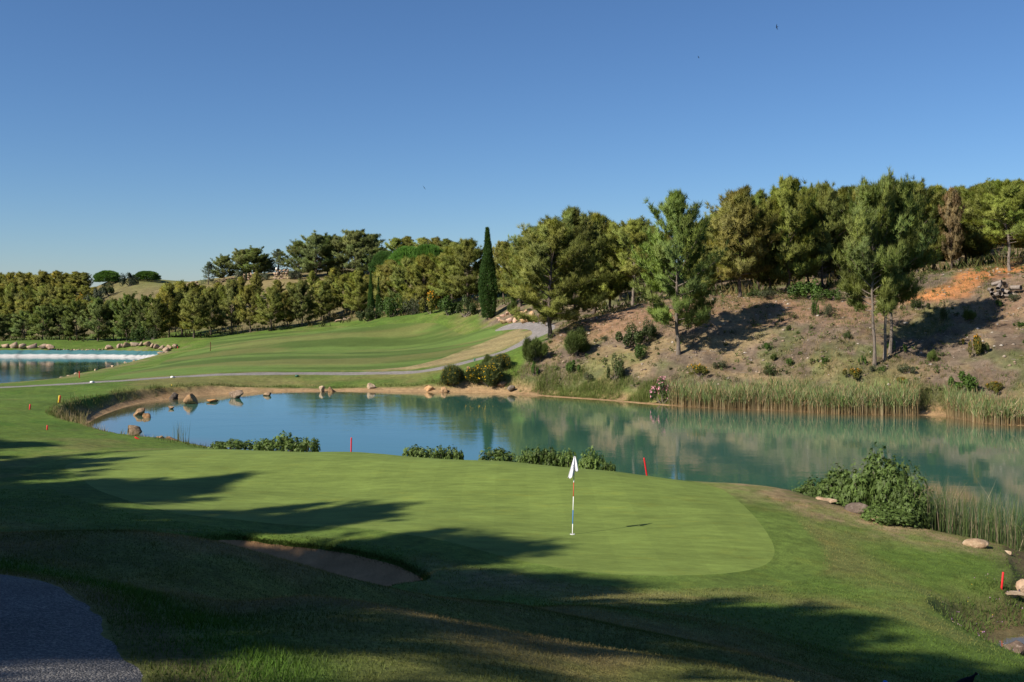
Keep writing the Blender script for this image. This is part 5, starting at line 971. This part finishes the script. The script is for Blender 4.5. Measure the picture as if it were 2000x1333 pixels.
# scrub, dead grass, pale stones and twigs over the bare hillside
a, s = lp(gx, gy)
def hill_pts(n):
    u = G_.uniform(1000, 2080, n * 2); D = G_.uniform(62, 100, n * 2); x = D * (u - UC) / FPX; f = sdf(x, D, POND); uu = np.interp(D, [79, 83, 93, 110], [990, 1060, 1095, 1090]); ok = (f > 1.8) & (u > uu); return x[ok][:n], D[ok][:n]
x, y = hill_pts(9500); cl = fbm(x * 0.25, y * 0.25, 33, 4); keep = G_.uniform(0, 1, len(x)) < np.clip((cl - 0.36) * 5, 0.12, 1); x, y = x[keep], y[keep]; m = len(x); k = 7
X = np.repeat(x, k) + G_.normal(0, 0.10, m * k); Y = np.repeat(y, k) + G_.normal(0, 0.10, m * k); kind = np.repeat(G_.choice(3, m, p=[0.50, 0.26, 0.24]), k); cols = np.array([(0.33, 0.25, 0.12), (0.10, 0.125, 0.035), (0.16, 0.15, 0.06)]); tip = cols[kind] * G_.uniform(0.7, 1.3, (m * k, 1)); hh = np.array([0.36, 0.22, 0.28])[kind] * G_.uniform(0.5, 1.25, m * k)
cx_, cy_ = hill_pts(1300); cl = fbm(cx_ * 0.22, cy_ * 0.22, 83, 3); kp = cl + G_.normal(0, 0.08, len(cx_)) > 0.48; cx_, cy_ = cx_[kp], cy_[kp]; m2 = len(cx_); k2 = 26; rad = np.repeat(G_.uniform(0.10, 0.36, m2), k2); lp_ = np.repeat(ground_pts(cx_, cy_, 0.0), k2, 0) + unit(G_.normal(size=(m2 * k2, 3))) * rad[:, None] * G_.uniform(0.4, 1, (m2 * k2, 1)) + np.array([0, 0, 0.6])[None] * rad[:, None]; lt_ = np.repeat(colmix(m2, [(0.070, 0.105, 0.025), (0.10, 0.12, 0.035), (0.13, 0.12, 0.05), (0.055, 0.08, 0.022)], [3, 2, 2, 2]), k2, 0)
stuff('hillside_scrub', [leaves(lp_, np.tile([0, -0.3, 0.8], (m2 * k2, 1)), 0.15, lt_, G_, 0.5), blades(ground_pts(X, Y), hh, np.array([0.016, 0.045, 0.026])[kind], G_.uniform(0.1, 0.7, m * k), tip * 0.8, tip, G_)], 'dry grass tufts and low weeds scattered over the bare hillside', cat='scrub')
x, y = hill_pts(2600); m = len(x); sz = 0.03 + 0.13 * G_.uniform(0, 1, m) ** 3; oc = np.array([(1, 0, 0), (-1, 0, 0), (0, 1, 0), (0, -1, 0), (0, 0, 1), (0, 0, -1)], float); of = np.array([(0, 2, 4), (2, 1, 4), (1, 3, 4), (3, 0, 4), (2, 0, 5), (1, 2, 5), (3, 1, 5), (0, 3, 5)])
v = (ground_pts(x, y, 0.02)[:, None] + oc[None] * sz[:, None, None] * G_.uniform(0.6, 1.4, (m, 6, 1)) * np.array([1.2, 1, 0.7])).reshape(-1, 3); f = (np.arange(m)[:, None, None] * 6 + of[None]).reshape(-1, 3)
stuff('hillside_stones', [(v, f, np.repeat(colmix(m, [(0.42, 0.34, 0.27), (0.30, 0.22, 0.16), (0.52, 0.46, 0.40), (0.20, 0.15, 0.12)], [2, 3, 1, 2]), 6, 0))], 'small pale stones strewn over the bare hillside', cat='stones')
x, y = hill_pts(1500); m = len(x); d = G_.normal(size=(m, 3)) * np.array([1, 1, 0.25]); d = unit(d) * G_.uniform(0.08, 0.3, (m, 1)); p = ground_pts(x, y, 0.03); w = np.array([0, 0.0, 0.012]); v = np.stack([p - d - w, p + d - w, p + d + w, p - d + w * 1.5], 1).reshape(-1, 3); i = np.arange(m)[:, None] * 4; f = np.concatenate([i + np.array([0, 1, 2]), i + np.array([0, 2, 3])])
stuff('hillside_twigs', [(v, f, np.repeat(colmix(m, [(0.30, 0.25, 0.21), (0.18, 0.13, 0.10)], [1, 1]), 4, 0))], 'broken twigs lying over the bare hillside', cat='twigs')
# undergrowth below the woods
u = G_.uniform(-40, 2060, 5200); D = G_.uniform(86, 240, 5200); x = D * (u - UC) / FPX; lim = np.interp(u, [-40, 250, 400, 700, 800, 930, 1060, 1100, 1400, 1700, 2060], [208, 204, 196, 188, 178, 158, 142, 108, 93, 89, 87]); ok = (D > lim) & (D < lim + 38) & (G_.uniform(0, 1, 5200) < 0.8) & ~((u > 1390) & (u < 1530) & (D < 90)); x, D = x[ok], D[ok]; m = len(x); k = 9
X = np.repeat(x, k) + G_.normal(0, 0.5, m * k); Y = np.repeat(D, k) + G_.normal(0, 0.5, m * k); tip = np.repeat(colmix(m, [(0.065, 0.085, 0.025), (0.09, 0.10, 0.03), (0.15, 0.12, 0.05)], [3, 2, 2]), k, 0)
stuff('undergrowth', [blades(ground_pts(X, Y), G_.uniform(0.3, 1.2, m * k), np.full(m * k, 0.22), G_.uniform(0.2, 0.9, m * k), tip * 0.85, tip, G_)], 'low scrub on the floor of the pine woods', cat='undergrowth')

# ------------------------------------------------------------------ flagstick and hole
hx, hy, _ = PZ(1118, 1044, 1.92); h0 = hz(hx, hy); mpp = hy / FPX
fs = thing('flagstick', (hx, hy, h0), 'flagstick with red, white and blue bands and a white flag on the green', 'flagstick'); fs.rotation_euler = (0, math.atan2(4, 154), 0)
zz = 0.0
for px, mt in ((20.5, 'white'), (27, 'blue'), (26.5, 'white'), (27.5, 'pole_red'), (6, 'white'), (45.5, 'steel')):
    ln_ = px * mpp; me = me_from('band', *tube([(0, 0, 0), (0, 0, ln_)], [0.0105, 0.0105], 10)); child('pole_band', me, fs, (0, 0, zz), mat=M[mt]); zz += ln_
zt_ = zz; nu, nv = 15, 15; fv = []
for i in range(nv):
    t = i / (nv - 1)
    for j in range(nu):
        s = j / (nu - 1)                               # 0 = left hem, 1 = right hem
        xl = -0.014 - 0.150 * t ** 1.05; xr = 0.022 + 0.095 * t ** 0.8
        dep = 0.585 - 0.06 * s if s < 0.62 else 0.40 - 0.05 * (s - 0.62) / 0.38
        if 0.55 < s < 0.70: dep = 0.55 - (s - 0.55) / 0.15 * 0.16
        dep += 0.03 * math.sin(s * 9)
        fv.append((xl + (xr - xl) * s, 0.055 * t * math.sin(s * 11.5 + 0.6) - 0.02 * t, zt_ - 0.01 - dep * t))
ff = [(i * nu + j, i * nu + j + 1, (i + 1) * nu + j + 1, (i + 1) * nu + j) for i in range(nv - 1) for j in range(nu - 1)]
flm = me_from('flag', np.array(fv), np.array(ff)); flag = child('flag', flm, fs, mat=M['cloth']); md_ = flag.modifiers.new('thick', 'SOLIDIFY'); md_.thickness = 0.003
for k, (px, pz, w, h) in enumerate(((-0.036, 0.245, 0.018, 0.026), (-0.034, 0.285, 0.024, 0.010), (-0.030, 0.305, 0.014, 0.016), (-0.046, 0.325, 0.026, 0.014), (-0.052, 0.350, 0.022, 0.022), (-0.060, 0.400, 0.030, 0.004))):
    j = int(round((px + 0.012 + 0.125 * pz / 0.57) / (0.03 + 0.2 * pz / 0.57) * (nu - 1))); t = pz / 0.565; s = max(0, min(1, j / (nu - 1)))
    yy = 0.055 * t * math.sin(s * 11.5 + 0.6) - 0.02 * t - 0.006
    child('printed_mark', me_from('mark', np.array([(-w / 2, 0, -h / 2), (w / 2, 0, -h / 2), (w / 2, 0, h / 2), (-w / 2, 0, h / 2)]), np.array([(0, 1, 2, 3)])), flag, (px, yy - 0.006, zt_ - pz), (0.1, 0.3, 0), mat=M['ink'])
hole = thing('golf_hole', (hx, hy, h0), 'white-rimmed hole at the foot of the flagstick', 'hole')
th = np.linspace(0, 2 * np.pi, 25)[:-1]; ring = np.vstack([np.column_stack([r_ * np.cos(th), r_ * np.sin(th), np.full(24, z_)]) for r_, z_ in ((0.066, -0.01), (0.066, 0.010), (0.054, 0.012), (0.052, -0.05))]); rf = np.array([(k * 24 + i, k * 24 + (i + 1) % 24, (k + 1) * 24 + (i + 1) % 24, (k + 1) * 24 + i) for k in range(3) for i in range(24)])
child('rim', me_from('rim', ring, rf), hole, mat=M['white']); child('hole_bottom', me_from('disc', np.vstack([np.column_stack([0.055 * np.cos(th), 0.055 * np.sin(th), np.zeros(24)]), [[0, 0, 0]]]), np.array([(i, (i + 1) % 24, 24) for i in range(24)])), hole, (0, 0, 0.008), mat=M['soil'])

# ------------------------------------------------------------------ stakes, markers
def stake(u, vb, vt, w, mats, label, lean=0.0, D=None, z=None, cat='stake', group=None, name='stake', leany=0.0):
    if z is not None: x, y, zz = PZ(u, vb, z); zz = hz(x, y)
    else: x, y, zz = ray_hit(u, vb, 15) if D is None else (*XD(u, D), hz(*XD(u, D)))
    s = y / FPX; h = max((EYE + y * (VH - vt) / FPX) - zz, 0.12) / max(math.cos(lean), 0.35); r = thing(name, (x, y, zz - 0.03), label, cat, group); r.rotation_euler = (leany, lean, 0.3); zc = 0.0; n = len(mats)
    for k, mt in enumerate(mats):
        hh = (h + 0.03) / n; v, f = tube([(0, 0, 0), (0, 0, hh * 0.97), (0, 0, hh)], [w * s * 0.5, w * s * 0.5, w * s * (0.38 if k == n - 1 else 0.5)], 8)
        child('stake_body' if n == 1 else 'painted_side', me_from('stake', v, f, None, False), r, (0, 0, zc), mat=M[mt]); zc += hh
    if cat == 'stake': child('stake_tip', me_from('stake_tip', *tube([(0, 0, -0.16), (0, 0, 0.0)], [0.006, w * s * 0.45], 8)), r, (0, 0, 0.0), mat=M['post_brown'])
    return r
SG = 'red hazard stakes'
stake(685.5, 879, 855, 2.8, ['red'], 'upright red stake behind the middle of the green', 0.02, z=1.85, group=SG)
stake(1266, 918, 894, 3.2, ['red'], 'red stake leaning left behind the right half of the green', -0.17, z=1.62, group=SG)
stake(1956, 1151, 1118, 4.2, ['red'], 'red stake leaning right beside the rocks at right edge', 0.12, z=0.85, group=SG)
stake(92, 841, 831, 3.0, ['red'], 'short red stake at the foot of the dry grass on the left bank', 0.05, group=SG)
stake(58, 798, 790, 3.0, ['red'], 'short dark red stake in the shade on the left bank', 0.08, group=SG, D=73)
ry = stake(116, 789, 773, 3.0, ['red'], 'tall stake on the left bank, one side red, the other yellow', 0.12, D=82.0)
yb = [c for c in ry.children if c.name.startswith('stake_body')][0]; k_ = ry.location.y / FPX; ys = child('painted_side', yb.data.copy(), ry, (-1.6 * k_, -0.1 * k_, 0.0)); ys.data.materials.clear(); ys.data.materials.append(M['yellow'])
stake(272, 875, 869, 3.4, ['red'], 'fallen red stake lying on the near left bank', -0.98, D=56.0, group=SG)
stake(1936, 1262, 1254, 5.0, ['red'], 'fallen red stake in the shade by the inlet at bottom right', -1.25, z=0.55, group=SG)
stake(155, 732, 726, 1.8, ['red'], 'thin red stake on the near shore of the far lake', 0.0, D=150, group=SG)
stake(335.5, 757, 752, 2.0, ['yellow'], 'short yellow stake above the far left bank', 0.0, D=112)
stake(411, 678, 668, 1.4, ['post_brown'], 'thin dark post on the left side of the fairway', 0.0, D=185)
stake(253, 676, 671, 1.2, ['red'], 'thin red stake behind the far lake stones', 0.0, D=249, group=SG)
stake(42, 680, 672, 1.2, ['red'], 'thin red stake among the far lake stones at left', 0.0, D=256, group=SG)
stake(347, 683, 677, 1.2, ['red'], 'thin red stake right of the far lake', 0.0, D=222, group=SG)
stake(927, 708, 700, 3.0, ['post_green'], 'small green post beside the cart path behind the broom', 0.0, D=133, cat='post')
for u, v, D, mt, lab in ((180, 745, 114.0, 'white', 'white block marker on the cart path nearest the far lake'), (337, 737, 123.0, 'white', 'white block marker on the cart path left of the fairway middle'), (580, 731, 130.5, 'post_green', 'green block marker on the cart path before the fairway')):
    x, y = XD(u, D); s = y / FPX; t = thing('path_marker', (x, y, hz(x, y) + 0.01), lab, 'marker', 'block markers along the cart path'); child('block', bx_(6 * s, 0.3, 2.5 * s), t, mat=M[mt]); child('cap', bx_(5 * s, 0.24, 0.6 * s), t, (0, 0, 2.5 * s), mat=M[mt])
x, y, z = PD(1729, 1336, 13.2); t = thing('tee_marker', (x, y, hz(x, y)), 'blue-topped marker post just showing at the bottom edge', 'marker'); hh = z - hz(x, y) + 0.045; child('post', me_from('p', *tube([(0, 0, 0), (0, 0, max(hh - 0.06, 0.05))], [0.02, 0.02], 8)), t, mat=M['steel']); child('cap', rock_mesh(901, (0.07, 0.07, 0.07), 3, 0, 0.0), t, (0, 0, max(hh - 0.035, 0.06)), mat=M['blue'])

# ------------------------------------------------------------------ birds
def loft(rings, sides=12):
    V = []; 
    for (c, rx, rz) in rings:
        for k in range(sides):
            a = 2 * math.pi * k / sides; V.append((c[0], c[1] + rx * math.cos(a), c[2] + rz * math.sin(a)))
    F = []
    for i in range(len(rings) - 1):
        for k in range(sides):
            p, q = i * sides + k, i * sides + (k + 1) % sides; F.append((p, q, q + sides, p + sides))
    return np.array(V), np.array(F)
def pigeon():
    x, y, g = ray_hit(1886, 1356, 8.0); t = thing('pigeon', (x, y, g), 'dark pigeon on the mound at the bottom edge, facing right', 'bird')
    body = loft([((-0.20, 0, 0.10), 0.004, 0.004), ((-0.13, 0, 0.125), 0.035, 0.018), ((-0.06, 0, 0.145), 0.055, 0.05), ((0.02, 0, 0.165), 0.064, 0.068), ((0.075, 0, 0.19), 0.055, 0.065), ((0.105, 0, 0.235), 0.033, 0.042), ((0.118, 0, 0.265), 0.024, 0.028), ((0.13, 0, 0.29), 0.024, 0.026), ((0.15, 0, 0.295), 0.018, 0.018), ((0.163, 0, 0.29), 0.006, 0.006)]); child('body', me_from('pigeon', *body), t, mat=M['black'])
    child('beak', me_from('beak', *tube([(0.158, 0, 0.289), (0.182, 0, 0.281)], [0.006, 0.001], 6)), t, mat=M['steel'])
    for s in (-1, 1): child('leg', me_from('leg', *tube([(0.01, 0.025 * s, 0.12), (0.015, 0.025 * s, 0.05), (0.01, 0.025 * s, 0.0), (0.04, 0.025 * s, 0.002)], [0.008, 0.005, 0.005, 0.004], 5)), t, mat=M['pole_red'])
    t.rotation_euler = (0, 0, -0.25)
pigeon()
def swift(u, v, D, span, yaw, roll, label):
    t = thing('swift', PD(u, v, D), label, 'bird', 'swifts in the sky'); t.rotation_euler = (roll, 0.2, yaw); L = span * 0.42
    child('body', me_from('swift_body', *loft([((-0.5 * L, 0, 0), 0.01 * L, 0.01 * L), ((-0.2 * L, 0, 0), 0.07 * L, 0.06 * L), ((0.15 * L, 0, 0), 0.13 * L, 0.11 * L), ((0.4 * L, 0, 0), 0.09 * L, 0.08 * L), ((0.5 * L, 0, 0), 0.01 * L, 0.01 * L)], 8)), t, mat=M['black'])
    for s in (-1, 1):
        q = [(0.28, 0.05), (0.32, 0.35), (0.16, 0.75), (-0.18, 1.15), (-0.02, 0.75), (0.06, 0.35), (0.02, 0.05)]; V = np.array([(a * L, s * b * L, z) for z in (0.012 * L, -0.012 * L) for a, b in q]); F = [(i, 6 - i, 5 - i) for i in range(0)] 
        F = np.array([(0, 1, 5), (0, 5, 6), (1, 2, 4), (1, 4, 5), (2, 3, 4)]); F2 = F[:, ::-1] + 7; side = np.array([(i, (i + 1) % 7, 7 + (i + 1) % 7) for i in range(7)] + [(i, 7 + (i + 1) % 7, 7 + i) for i in range(7)]); child('wing', me_from('swift_wing', V, np.vstack([F, F2, side]), None, False), t, mat=M['black'])
swift(1518, 53, 80, 0.42, math.radians(170), math.radians(62), 'dark swift in the upper right sky, the largest of the birds')
swift(1364, 112, 110, 0.40, math.radians(20), math.radians(50), 'tiny dark swift left of and below the largest one')
swift(829, 367, 110, 0.40, math.radians(120), math.radians(55), 'tiny dark swift low in the sky above the hill crest')
